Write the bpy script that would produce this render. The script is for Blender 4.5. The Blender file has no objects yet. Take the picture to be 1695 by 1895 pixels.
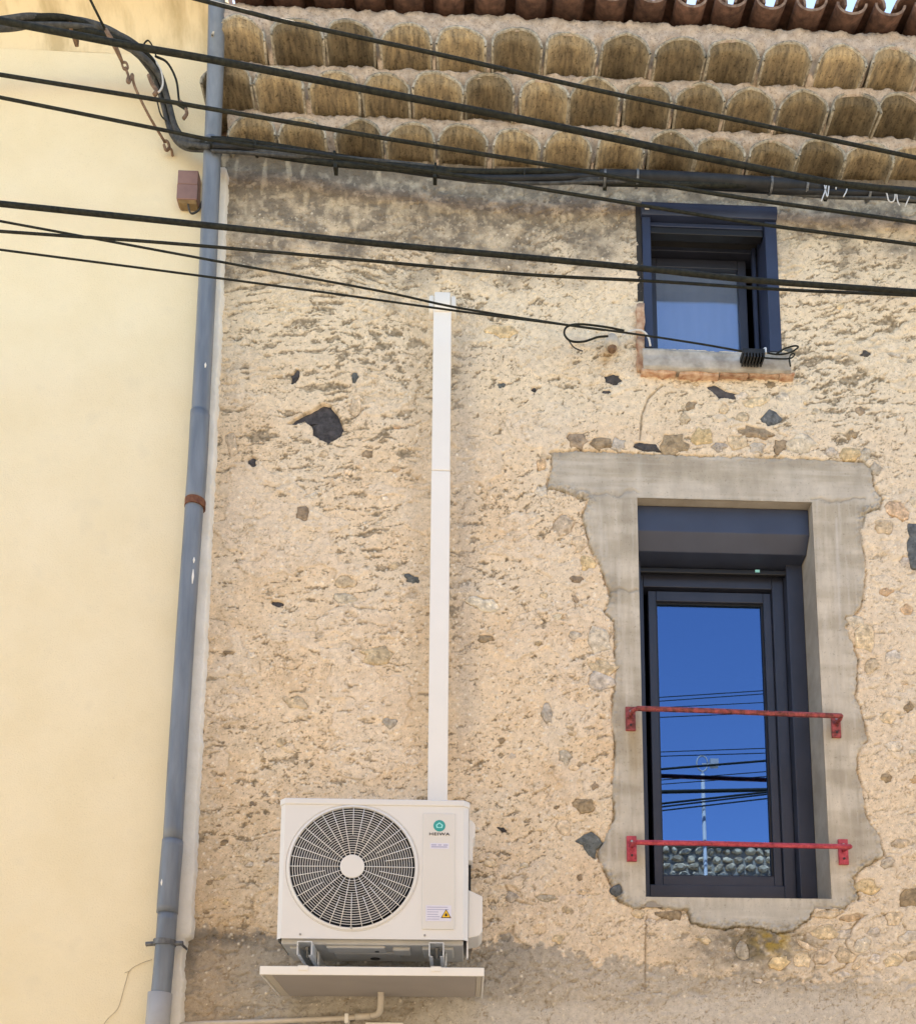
import bpy, bmesh, math, random
import numpy as np
from mathutils import Vector, Matrix

# ------------------------------------------------------------------ camera
IW, IH = 1695.0, 1895.0                      # pixel frame of the photograph
F = 1950.0
PP = np.array([945.0, 1928.96])              # principal point (the photo is a cropped / upright frame)
DV = np.array([862.0, 2235.0])               # vanishing point of the wall's normal
VV = np.array([930.0, -10500.0])             # vanishing point of the verticals
CY, CZ = 4.95, 1.6                           # metres from the wall, eye height
_d = np.array([*(DV - PP), F]); _d /= np.linalg.norm(_d)
_v = np.array([*(VV - PP), F]); _v /= np.linalg.norm(_v)
_h = np.cross(_v, _d); _h = _h if _h[0] > 0 else -_h

def P(u, v, Y=0.0):
    """pixel -> point of the vertical plane y = Y (wall plane is y = 0)"""
    c = np.array([u - PP[0], v - PP[1], F])
    w = np.array([_h @ c, _d @ c, _v @ c]); t = (Y + CY) / w[1]
    return Vector((t * w[0], Y, CZ + t * w[2]))

scene = bpy.context.scene
cam_data = bpy.data.cameras.new('camera'); cam = bpy.data.objects.new('camera', cam_data)
scene.collection.objects.link(cam); scene.camera = cam
cam_data.sensor_fit = 'VERTICAL'; cam_data.sensor_height = 24.0; cam_data.sensor_width = 24.0
cam_data.lens = F / IH * 24.0
cam_data.shift_x = (IW / 2 - PP[0]) / IH
cam_data.shift_y = (PP[1] - IH / 2) / IH
cam_data.clip_start = 0.05; cam_data.clip_end = 500
right = Vector((_h[0], _d[0], _v[0])); down = Vector((_h[1], _d[1], _v[1])); fwd = Vector((_h[2], _d[2], _v[2]))
M = Matrix((( right.x, -down.x, -fwd.x, 0), (right.y, -down.y, -fwd.y, -CY), (right.z, -down.z, -fwd.z, CZ), (0, 0, 0, 1)))
cam.matrix_world = M

# ------------------------------------------------------------------ sky, sun, exposure
SUN_EL, SUN_AZ = 63.0, 14.0                  # degrees; the sun stands behind the houses, a little to the left
world = bpy.data.worlds.new('World'); scene.world = world; world.use_nodes = True
wn = world.node_tree; wn.nodes.clear()
sky = wn.nodes.new('ShaderNodeTexSky'); sky.sky_type = 'NISHITA'; sky.sun_disc = False
sky.sun_elevation = math.radians(SUN_EL); sky.sun_rotation = math.radians(-SUN_AZ)
sky.air_density = 1.0; sky.dust_density = 0.2; sky.ozone_density = 4.0
bg = wn.nodes.new('ShaderNodeBackground'); bg.inputs['Strength'].default_value = 0.13
wo = wn.nodes.new('ShaderNodeOutputWorld')
wn.links.new(sky.outputs[0], bg.inputs[0]); wn.links.new(bg.outputs[0], wo.inputs[0])
sd = bpy.data.lights.new('sun', 'SUN'); sd.energy = 5.0; sd.angle = math.radians(0.5); sd.color = (1.0, 0.91, 0.78)
sun = bpy.data.objects.new('sun', sd); scene.collection.objects.link(sun)
_el, _az = math.radians(SUN_EL), math.radians(SUN_AZ)
to_sun = Vector((-math.sin(_az) * math.cos(_el), math.cos(_az) * math.cos(_el), math.sin(_el)))
sun.rotation_euler = to_sun.to_track_quat('Z', 'Y').to_euler(); sun.location = (0, 0, 30)
vs = scene.view_settings; vs.view_transform = 'Standard'; vs.look = 'None'; vs.gamma = 1.0; vs.use_curve_mapping = False
vs.exposure = 1.74
vs.use_white_balance = True; vs.white_balance_temperature = 7250; vs.white_balance_tint = 10
scene.cycles.max_bounces = 8; scene.cycles.diffuse_bounces = 5

random.seed(7)
rng = np.random.default_rng(7)
COL = scene.collection

# ------------------------------------------------------------------ helpers: materials
def lin(r, g, b):
    f = lambda c: c / 12.92 if c <= 0.04045 else ((c + 0.055) / 1.055) ** 2.4
    return (f(r / 255), f(g / 255), f(b / 255), 1.0)

def material(name, c1, c2=None, rough=0.6, scale=8.0, detail=6.0, bump=0.0, bscale=120.0, metal=0.0, stretch=None,
             lo=0.35, hi=0.65, attr=None, objcol=False, spec=0.5, rnd=0.0, speck=None):
    m = bpy.data.materials.new(name); m.use_nodes = True
    nt = m.node_tree; b = nt.nodes['Principled BSDF']
    b.inputs['Roughness'].default_value = rough; b.inputs['Metallic'].default_value = metal
    b.inputs['Specular IOR Level'].default_value = spec
    tc = nt.nodes.new('ShaderNodeTexCoord'); geo = nt.nodes.new('ShaderNodeNewGeometry')
    vec = geo.outputs['Position']
    if stretch:
        mp = nt.nodes.new('ShaderNodeMapping'); mp.inputs['Scale'].default_value = stretch
        nt.links.new(vec, mp.inputs['Vector']); vec = mp.outputs[0]
    n = nt.nodes.new('ShaderNodeTexNoise'); n.inputs['Scale'].default_value = scale; n.inputs['Detail'].default_value = detail
    n.inputs['Roughness'].default_value = 0.6
    nt.links.new(vec, n.inputs['Vector'])
    rp = nt.nodes.new('ShaderNodeValToRGB'); rp.color_ramp.elements[0].position = lo; rp.color_ramp.elements[1].position = hi
    rp.color_ramp.elements[0].color = c1; rp.color_ramp.elements[1].color = c2 or c1
    nt.links.new(n.outputs['Fac'], rp.inputs['Fac'])
    out = rp.outputs['Color']
    if attr or objcol:
        mx = nt.nodes.new('ShaderNodeMix'); mx.data_type = 'RGBA'; mx.blend_type = 'MULTIPLY'; mx.inputs['Factor'].default_value = 1.0
        if attr:
            a = nt.nodes.new('ShaderNodeAttribute'); a.attribute_name = attr; src = a.outputs['Color']
        else:
            a = nt.nodes.new('ShaderNodeObjectInfo'); src = a.outputs['Color']
        nt.links.new(src, mx.inputs[6]); nt.links.new(out, mx.inputs[7]); out = mx.outputs[2]
    if speck:
        for sc_, a_, b_, v_ in speck:
            n3 = nt.nodes.new('ShaderNodeTexNoise'); n3.inputs['Scale'].default_value = sc_; n3.inputs['Detail'].default_value = 3
            nt.links.new(geo.outputs['Position'], n3.inputs['Vector'])
            r3 = nt.nodes.new('ShaderNodeMapRange'); r3.inputs['From Min'].default_value = a_; r3.inputs['From Max'].default_value = b_
            r3.inputs['To Min'].default_value = 1.0; r3.inputs['To Max'].default_value = v_
            nt.links.new(n3.outputs['Fac'], r3.inputs['Value'])
            m3 = nt.nodes.new('ShaderNodeVectorMath'); m3.operation = 'SCALE'
            nt.links.new(out, m3.inputs[0]); nt.links.new(r3.outputs[0], m3.inputs['Scale']); out = m3.outputs[0]
    if rnd:
        oi = nt.nodes.new('ShaderNodeObjectInfo'); mr = nt.nodes.new('ShaderNodeMapRange')
        mr.inputs['To Min'].default_value = 1 - rnd; mr.inputs['To Max'].default_value = 1 + rnd
        nt.links.new(oi.outputs['Random'], mr.inputs['Value'])
        mm = nt.nodes.new('ShaderNodeVectorMath'); mm.operation = 'SCALE'
        nt.links.new(out, mm.inputs[0]); nt.links.new(mr.outputs[0], mm.inputs['Scale']); out = mm.outputs[0]
    nt.links.new(out, b.inputs['Base Color'])
    if bump:
        n2 = nt.nodes.new('ShaderNodeTexNoise'); n2.inputs['Scale'].default_value = bscale; n2.inputs['Detail'].default_value = 5
        nt.links.new(vec, n2.inputs['Vector'])
        bp = nt.nodes.new('ShaderNodeBump'); bp.inputs['Strength'].default_value = 0.8; bp.inputs['Distance'].default_value = bump
        nt.links.new(n2.outputs['Fac'], bp.inputs['Height']); nt.links.new(bp.outputs[0], b.inputs['Normal'])
    return m

def g3(v): return (v, v, v, 1)
MAT = {}
MAT['wall'] = material('lime_render', g3(.92), g3(1.18), .95, 34, 9, .0026, 190, attr='Col', spec=.2, speck=[(150, .62, .68, .62), (85, .65, .69, .66), (230, .62, .70, 1.35)])
MAT['concrete'] = material('cast_concrete', g3(.80), g3(1.08), .9, 9, 9, .0014, 260, attr='Col', spec=.25, stretch=(1, 1, .35), speck=[(120, .64, .70, .72), (240, .64, .7, 1.15)])
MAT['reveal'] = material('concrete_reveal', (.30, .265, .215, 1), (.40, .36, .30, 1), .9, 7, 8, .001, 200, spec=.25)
MAT['stone'] = material('field_stone', g3(.58), g3(1.22), .9, 32, 9, .008, 70, objcol=True, spec=.25, speck=[(120, .6, .68, .6), (60, .62, .68, 1.5)])
MAT['cream'] = material('cream_paint', (.79, .675, .445, 1), (.825, .715, .49, 1), .9, 3.5, 8, .003, 120, spec=.2, speck=[(180, .62, .7, .88), (7, .6, .75, .95)])
MAT['strip'] = material('bare_plaster', (.70, .66, .57, 1), (.78, .745, .665, 1), .9, 9, 8, .003, 120, spec=.2)
MAT['cove'] = material('stained_cream_paint', (.54, .43, .25, 1), (.78, .65, .42, 1), .9, 6, 7, .004, 60, lo=.36, hi=.58, stretch=(1.4, .5, .5), spec=.2)
MAT['tile'] = material('stained_clay', (.15, .125, .088, 1), (.42, .33, .20, 1), .95, 22, 9, .010, 70, lo=.33, hi=.70, stretch=(2.0, .5, .5), spec=.15, rnd=.42, speck=[(90, .58, .66, .62), (45, .58, .7, .75)])
MAT['tile_rim'] = material('lichened_clay_edge', (.22, .20, .155, 1), (.52, .47, .37, 1), .95, 38, 8, .008, 90, spec=.2, rnd=.15, speck=[(60, .58, .64, .6)])
MAT['mortar'] = material('pink_mortar', (.36, .29, .23, 1), (.55, .46, .375, 1), .95, 26, 9, .007, 60, spec=.2, speck=[(110, .6, .66, .6), (70, .64, .68, .7)])
MAT['roof_tile'] = material('red_clay', (.065, .038, .030, 1), (.165, .092, .066, 1), .9, 24, 7, .004, 80, spec=.25, rnd=.25)
MAT['roof_rim'] = material('worn_clay_edge', (.10, .065, .05, 1), (.26, .19, .145, 1), .9, 40, 6, .003, 90)
MAT['deck'] = material('roof_slab', (.30, .2, .14, 1), (.4, .26, .18, 1), .9, 4)
MAT['zinc'] = material('grey_pvc', lin(95, 103, 112), lin(126, 133, 140), .45, 7, 7, .0006, 160, lo=.3, hi=.75, stretch=(3, 3, .4))
MAT['pvc_light'] = material('pale_pvc', lin(158, 156, 152), lin(172, 170, 166), .5, 6)
MAT['clip_rust'] = material('rusty_clip', lin(92, 52, 34), lin(120, 78, 52), .8, 60)
MAT['clip_grey'] = material('galvanised_clip', lin(84, 86, 88), lin(120, 122, 122), .55, 40, metal=.4)
MAT['white'] = material('white_trunking', (.80, .765, .695, 1), (.83, .795, .725, 1), .42, 3)
MAT['ac'] = material('ivory_enamel', (.70, .685, .65, 1), (.73, .715, .68, 1), .38, 2.5)
MAT['ac_panel'] = material('ivory_panel', (.665, .64, .59, 1), (.69, .665, .615, 1), .4, 2.5)
MAT['dark'] = material('dark_cavity', (.012, .012, .012, 1), (.02, .02, .02, 1), .7, 10)
MAT['blade'] = material('grey_fan', (.022, .022, .022, 1), (.03, .03, .03, 1), .6, 8)
MAT['base'] = material('grey_sheet_steel', (.40, .39, .36, 1), (.46, .45, .42, 1), .5, 7, 5)
MAT['galv'] = material('galvanised_steel', (.55, .56, .55, 1), (.70, .71, .70, 1), .45, 40, 5, metal=.25)
MAT['bolt'] = material('bolt_steel', (.25, .25, .25, 1), (.4, .4, .4, 1), .4, 60, metal=.8)
MAT['tray_under'] = material('taupe_plastic', (.38, .335, .295, 1), (.41, .365, .32, 1), .55, 5)
MAT['tray_rim'] = material('beige_plastic', (.55, .49, .39, 1), (.6, .54, .44, 1), .5, 5)
MAT['drain'] = material('beige_drain', (.50, .44, .35, 1), (.58, .51, .41, 1), .5, 20)
MAT['teal'] = material('teal_print', lin(38, 152, 148), None, .4)
MAT['teal_light'] = material('pale_teal_print', lin(150, 225, 220), None, .4)
MAT['ink'] = material('dark_ink', (.025, .022, .022, 1), None, .5)
MAT['sticker'] = material('lilac_sticker', (.66, .65, .74, 1), (.70, .69, .77, 1), .4, 30)
MAT['print'] = material('faint_print', (.34, .33, .48, 1), None, .5)
MAT['yellow'] = material('warning_yellow', lin(238, 190, 40), None, .4)
MAT['alu_box'] = material('slate_aluminium', lin(52, 58, 74), lin(58, 65, 82), .42, 5, 4)
MAT['alu'] = material('anthracite_aluminium', lin(45, 49, 61), lin(52, 56, 69), .40, 5, 4, .0002, 500)
MAT['alu_blue'] = material('navy_aluminium', lin(40, 48, 70), lin(47, 56, 79), .42, 5, 4)
MAT['rubber'] = material('black_seal', (.01, .01, .011, 1), None, .5)
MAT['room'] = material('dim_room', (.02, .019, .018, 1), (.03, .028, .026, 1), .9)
MAT['curtain'] = material('pale_blind', (.27, .31, .38, 1), (.30, .34, .42, 1), .8, 5, stretch=(5, 1, .5))
MAT['cable'] = material('weathered_black_cable', (.010, .011, .009, 1), (.028, .029, .021, 1), .75, 50, 5, .0006, 300, spec=.2)
MAT['cable_grey'] = material('grey_cable', (.035, .036, .036, 1), (.085, .085, .08, 1), .7, 40, spec=.25)
MAT['cable_white'] = material('white_cable', (.6, .58, .54, 1), None, .5)
MAT['sheath'] = material('black_conduit', (.010, .011, .012, 1), (.024, .025, .026, 1), .55, 14, spec=.3)
MAT['rust'] = material('rusty_iron', (.11, .065, .04, 1), (.26, .17, .11, 1), .85, 45, 6, .001, 200)
MAT['red_old'] = material('faded_red_paint', lin(96, 46, 40), lin(172, 80, 80), .7, 40, 8, .0012, 150, speck=[(60, .6, .66, .5)])
MAT['red'] = material('red_paint', lin(150, 42, 54), lin(196, 76, 88), .55, 40, 8, .0012, 150, speck=[(70, .62, .68, .5)])
MAT['brick'] = material('soft_brick', (.38, .20, .12, 1), (.60, .44, .31, 1), .95, 30, 7, .004, 80, spec=.2, rnd=.15)
MAT['sill'] = material('weathered_sill', (.30, .28, .245, 1), (.52, .49, .44, 1), .9, 13, 8, .002, 130, spec=.2)
MAT['box'] = material('mauve_brown_plastic', lin(128, 98, 88), lin(142, 110, 98), .6, 12)
MAT['box_dark'] = material('ochre_box_bottom', lin(112, 92, 62), lin(138, 116, 82), .7, 30)
MAT['porcelain'] = material('grey_porcelain', (.40, .37, .31, 1), (.62, .58, .5, 1), .4, 30)
MAT['crack'] = material('crack_line', (.42, .34, .22, 1), None, .9)
MAT['street'] = material('pale_paved_street', (.36, .32, .265, 1), (.46, .41, .34, 1), .95, 3, 8, .004, 60)
MAT['pavement'] = material('stone_pavement', (.42, .38, .32, 1), (.5, .45, .38, 1), .9, 4, 8, .003, 60)
MAT['cobble_mortar'] = material('cobble_wall_mortar', (.30, .25, .19, 1), (.42, .36, .28, 1), .95, 6, 8, .02, 9)
MAT['pebble'] = material('river_pebble', (.40, .27, .155, 1), (.95, .72, .46, 1), .85, 9, 2, .004, 60, lo=.35, hi=.65)
MAT['mast'] = material('white_mast', (.42, .40, .38, 1), (.48, .46, .44, 1), .5, 8)

def glass_material(name, tint, ior, refl=(.29, .53, 1.0, 1)):
    m = bpy.data.materials.new(name); m.use_nodes = True; nt = m.node_tree; nt.nodes.clear()
    o = nt.nodes.new('ShaderNodeOutputMaterial'); mx = nt.nodes.new('ShaderNodeMixShader')
    tr = nt.nodes.new('ShaderNodeBsdfTransparent'); tr.inputs[0].default_value = tint
    gl = nt.nodes.new('ShaderNodeBsdfGlossy'); gl.inputs['Roughness'].default_value = 0.0; gl.inputs['Color'].default_value = refl
    mx.inputs[0].default_value = ior                # share of light each face of the coated pane mirrors
    nt.links.new(tr.outputs[0], mx.inputs[1]); nt.links.new(gl.outputs[0], mx.inputs[2])
    nt.links.new(mx.outputs[0], o.inputs[0]); return m
MAT['glass'] = glass_material('coated_window_glass', (.35, .36, .38, 1), .31)
MAT['glass_up'] = glass_material('thin_window_glass', (.95, .97, .99, 1), .16, (.45, .7, 1.0, 1))

# ------------------------------------------------------------------ helpers: objects
ORG = {}
def thing(name, label, cat, loc, group=None, kind=None):
    o = bpy.data.objects.new(name, None); COL.objects.link(o); o.location = loc; o.empty_display_size = .1
    tag(o, label, cat, group, kind); ORG[o.name] = Vector(loc); return o
def tag(o, label=None, cat=None, group=None, kind=None):
    if label: o['label'] = label
    if cat: o['category'] = cat
    if group: o['group'] = group
    if kind: o['kind'] = kind
    return o

class MB:
    def __init__(s): s.v = []; s.f = []; s.mi = []; s.cm = 0
    def face(s, idx): s.f.append(tuple(idx)); s.mi.append(s.cm)
    def box(s, x0, x1, y0, y1, z0, z1):
        b = len(s.v); s.v += [(x, y, z) for z in (z0, z1) for y in (y0, y1) for x in (x0, x1)]
        for q in ((0, 2, 3, 1), (4, 5, 7, 6), (0, 1, 5, 4), (2, 6, 7, 3), (0, 4, 6, 2), (1, 3, 7, 5)): s.face([b + i for i in q])
        return s
    def tube(s, pts, r, n=8, cap=True, up=None):
        pts = [Vector(p) for p in pts]; b = len(s.v); m = len(pts)
        rr = r if isinstance(r, (list, tuple)) else [r] * m
        prev = None
        for i, p in enumerate(pts):
            t = (pts[min(i + 1, m - 1)] - pts[max(i - 1, 0)]).normalized()
            if prev is None:
                a = Vector((0, 0, 1)) if abs(t.z) < .9 else Vector((0, 1, 0))
                n1 = t.cross(a).normalized()
            else:
                n1 = (prev - t * prev.dot(t)).normalized()
            prev = n1; n2 = t.cross(n1)
            for k in range(n):
                an = 2 * math.pi * k / n; s.v.append(tuple(p + (n1 * math.cos(an) + n2 * math.sin(an)) * rr[i]))
        for i in range(m - 1):
            for k in range(n):
                k2 = (k + 1) % n; s.face((b + i * n + k, b + i * n + k2, b + (i + 1) * n + k2, b + (i + 1) * n + k))
        if cap:
            s.face([b + k for k in range(n)][::-1]); s.face([b + (m - 1) * n + k for k in range(n)])
        return s
    def prism(s, outline, y0, y1):
        """outline of (x, z) points, counter-clockwise seen from -y; y0 in front"""
        b = len(s.v); n = len(outline)
        s.v += [(x, y0, z) for x, z in outline] + [(x, y1, z) for x, z in outline]
        s.face([b + i for i in range(n)]); s.face([b + n + i for i in range(n)][::-1])
        for i in range(n):
            j = (i + 1) % n; s.face((b + i, b + n + i, b + n + j, b + j))
        return s
    def disc(s, c, r, y0, y1, n=32):
        return s.prism([(c[0] + r * math.cos(2 * math.pi * i / n), c[1] + r * math.sin(2 * math.pi * i / n)) for i in range(n)], y0, y1)
    def sweep_x(s, prof, x0, x1):
        """profile of (y, z) points run along x"""
        b = len(s.v); n = len(prof)
        s.v += [(x0, y, z) for y, z in prof] + [(x1, y, z) for y, z in prof]
        s.face([b + i for i in range(n)][::-1]); s.face([b + n + i for i in range(n)])
        for i in range(n):
            j = (i + 1) % n; s.face((b + i, b + j, b + n + j, b + n + i))
        return s
    def build(s, name, mats, parent=None, smooth=False, bevel=0.0, seg=2, fix=True):
        mats = mats if isinstance(mats, (list, tuple)) else [mats]
        v = np.array(s.v, float)
        if parent is not None: org = ORG[parent.name]
        else:
            org = Vector(((v[:, 0].min() + v[:, 0].max()) / 2, (v[:, 1].min() + v[:, 1].max()) / 2, v[:, 2].min()))
        v = v - np.array(org)
        me = bpy.data.meshes.new(name); me.from_pydata(v.tolist(), [], s.f)
        for m in mats: me.materials.append(MAT[m])
        if len(mats) > 1: me.polygons.foreach_set('material_index', s.mi)
        if fix:
            bm = bmesh.new(); bm.from_mesh(me); bmesh.ops.recalc_face_normals(bm, faces=bm.faces); bm.to_mesh(me); bm.free()
        o = bpy.data.objects.new(name, me); COL.objects.link(o)
        if parent is not None: o.parent = parent
        else: o.location = org
        ORG[o.name] = Vector(org)
        if smooth: me.polygons.foreach_set('use_smooth', [True] * len(me.polygons))
        if bevel:
            bv = o.modifiers.new('bevel', 'BEVEL'); bv.width = bevel; bv.segments = seg; bv.limit_method = 'ANGLE'; bv.angle_limit = math.radians(35)
            if not smooth:
                me.polygons.foreach_set('use_smooth', [True] * len(me.polygons))
                bv.harden_normals = True
        me.update(); return o

def smooth_path(pts, n=8):
    """Catmull-Rom through 3-D points"""
    p = [Vector(q) for q in pts]; p = [2 * p[0] - p[1]] + p + [2 * p[-1] - p[-2]]; out = []
    for i in range(1, len(p) - 2):
        for k in range(n):
            t = k / n; a, b, c, d = p[i - 1], p[i], p[i + 1], p[i + 2]
            out.append(.5 * ((2 * b) + (c - a) * t + (2 * a - 5 * b + 4 * c - d) * t * t + (3 * b - a - 3 * c + d) * t ** 3))
    out.append(p[-2]); return out

# ------------------------------------------------------------------ numpy noise
_pt = rng.permutation(256); _pt = np.concatenate([_pt, _pt, _pt]); _ga = rng.uniform(0, 2 * np.pi, 256)
_gx, _gy = np.cos(_ga).astype(np.float32), np.sin(_ga).astype(np.float32)
def perlin(x, y, seed=0):
    x = x + seed * 17.37; y = y + seed * 31.91
    xi = np.floor(x).astype(np.int32); yi = np.floor(y).astype(np.int32)
    xf = (x - xi).astype(np.float32); yf = (y - yi).astype(np.float32); xi &= 255; yi &= 255
    u = xf * xf * xf * (xf * (xf * 6 - 15) + 10); w = yf * yf * yf * (yf * (yf * 6 - 15) + 10)
    def g(a, b, dx, dy):
        k = _pt[_pt[a] + b]; return _gx[k] * dx + _gy[k] * dy
    n00 = g(xi, yi, xf, yf); n10 = g(xi + 1, yi, xf - 1, yf); n01 = g(xi, yi + 1, xf, yf - 1); n11 = g(xi + 1, yi + 1, xf - 1, yf - 1)
    a = n00 + u * (n10 - n00); b = n01 + u * (n11 - n01); return (a + w * (b - a)) * 1.5
def fbm(x, y, f, o=4, seed=0, gain=.5):
    s = 0; a = 1.0; t = 0
    for i in range(o):
        s = s + a * perlin(x * f, y * f, seed + i * 3.7); t += a; a *= gain; f *= 2.03
    return s / t
def sstep(a, b, x):
    t = np.clip((x - a) / (b - a), 0, 1); return t * t * (3 - 2 * t)
def poly_sd(X, Z, poly):
    """signed distance, negative inside"""
    d = np.full(X.shape, 1e9); inside = np.zeros(X.shape, bool); n = len(poly)
    for i in range(n):
        ax, az = poly[i]; bx, bz = poly[(i + 1) % n]; ex, ez = bx - ax, bz - az
        wx, wz = X - ax, Z - az; t = np.clip((wx * ex + wz * ez) / (ex * ex + ez * ez + 1e-12), 0, 1)
        d = np.minimum(d, (wx - ex * t) ** 2 + (wz - ez * t) ** 2)
        c = ((az <= Z) & (bz > Z)) | ((bz <= Z) & (az > Z))
        with np.errstate(divide='ignore', invalid='ignore'):
            inside ^= c & (X < ax + (Z - az) * (ex / np.where(ez == 0, 1e-12, ez)))
    d = np.sqrt(d); return np.where(inside, -d, d)
def px(pts, Y=0.0): return [(q.x, q.z) for q in (P(u, v, Y) for u, v in pts)]

# ================================================================== STREET (behind the camera, lights and mirrors)
def sheet(name, mat, x0, x1, y0, y1, z, label=None):
    o = MB().box(x0, x1, y0, y1, z - .3, z).build(name, mat); tag(o, label, None, None, 'structure'); return o
sheet('street', 'street', -150, 150, -150, 150, 0.0)
tag(bpy.data.objects['street'], 'grey street running along the houses', 'street')
pv = MB().box(-14, 14, -1.15, .3, -.1, .12).build('pavement', 'pavement', bevel=.01)
tag(pv, 'narrow stone pavement at the foot of the houses', 'pavement', None, 'structure')

# ================================================================== STONE HOUSE
EDGE_X = P(388, 1040, -.05).x                # where the neighbour's plaster ends
XR = 4.6                                     # right end of the stone house
house = thing('stone_house', 'old rubble stone house with three-row tiled cornice and dark windows', 'house', (1.5, 0, 0))
neigh = thing('plastered_house', 'smooth cream painted house left of the grey downpipe', 'house', (EDGE_X - 2, 0, 0))

# openings (world)
W1 = (0.870, 1.790, 3.100, 5.250)            # lower window x0 x1 z0 z1
W2 = (0.927, 1.668, 6.128, 7.028)            # upper window
Z0 = [7.215, 7.380, 7.530]; YF = [-.125, -.250, -.365]; RISE = .126

# ---- stones: outline lists in photo pixels
def ell(u, v, w, h, rot=0, n=12, jit=.30):
    out = []
    for i in range(n):
        a = 2 * math.pi * i / n + random.uniform(-.12, .12); k = 1 + random.uniform(-jit, jit)
        x, y = w / 2 * k * math.cos(a), h / 2 * k * math.sin(a); r = math.radians(rot)
        out.append((u + x * math.cos(r) - y * math.sin(r), v + x * math.sin(r) + y * math.cos(r)))
    return out
DK, BL, BR, PA, CR, YE, OR, GY = (.080, .074, .072), (.14, .15, .148), (.38, .29, .19), (.72, .63, .50), (.69, .55, .37), (.72, .55, .31), (.66, .47, .29), (.52, .455, .365)
stones = []
def st(poly, col, proud=.010): stones.append((poly, col, proud))
st([(530, 784), (548, 771), (575, 757), (598, 744), (612, 747), (620, 757), (627, 765), (637, 793), (630, 808), (607, 820), (592, 811), (578, 803), (576, 788), (564, 777), (548, 785)], DK, -.012)
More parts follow.
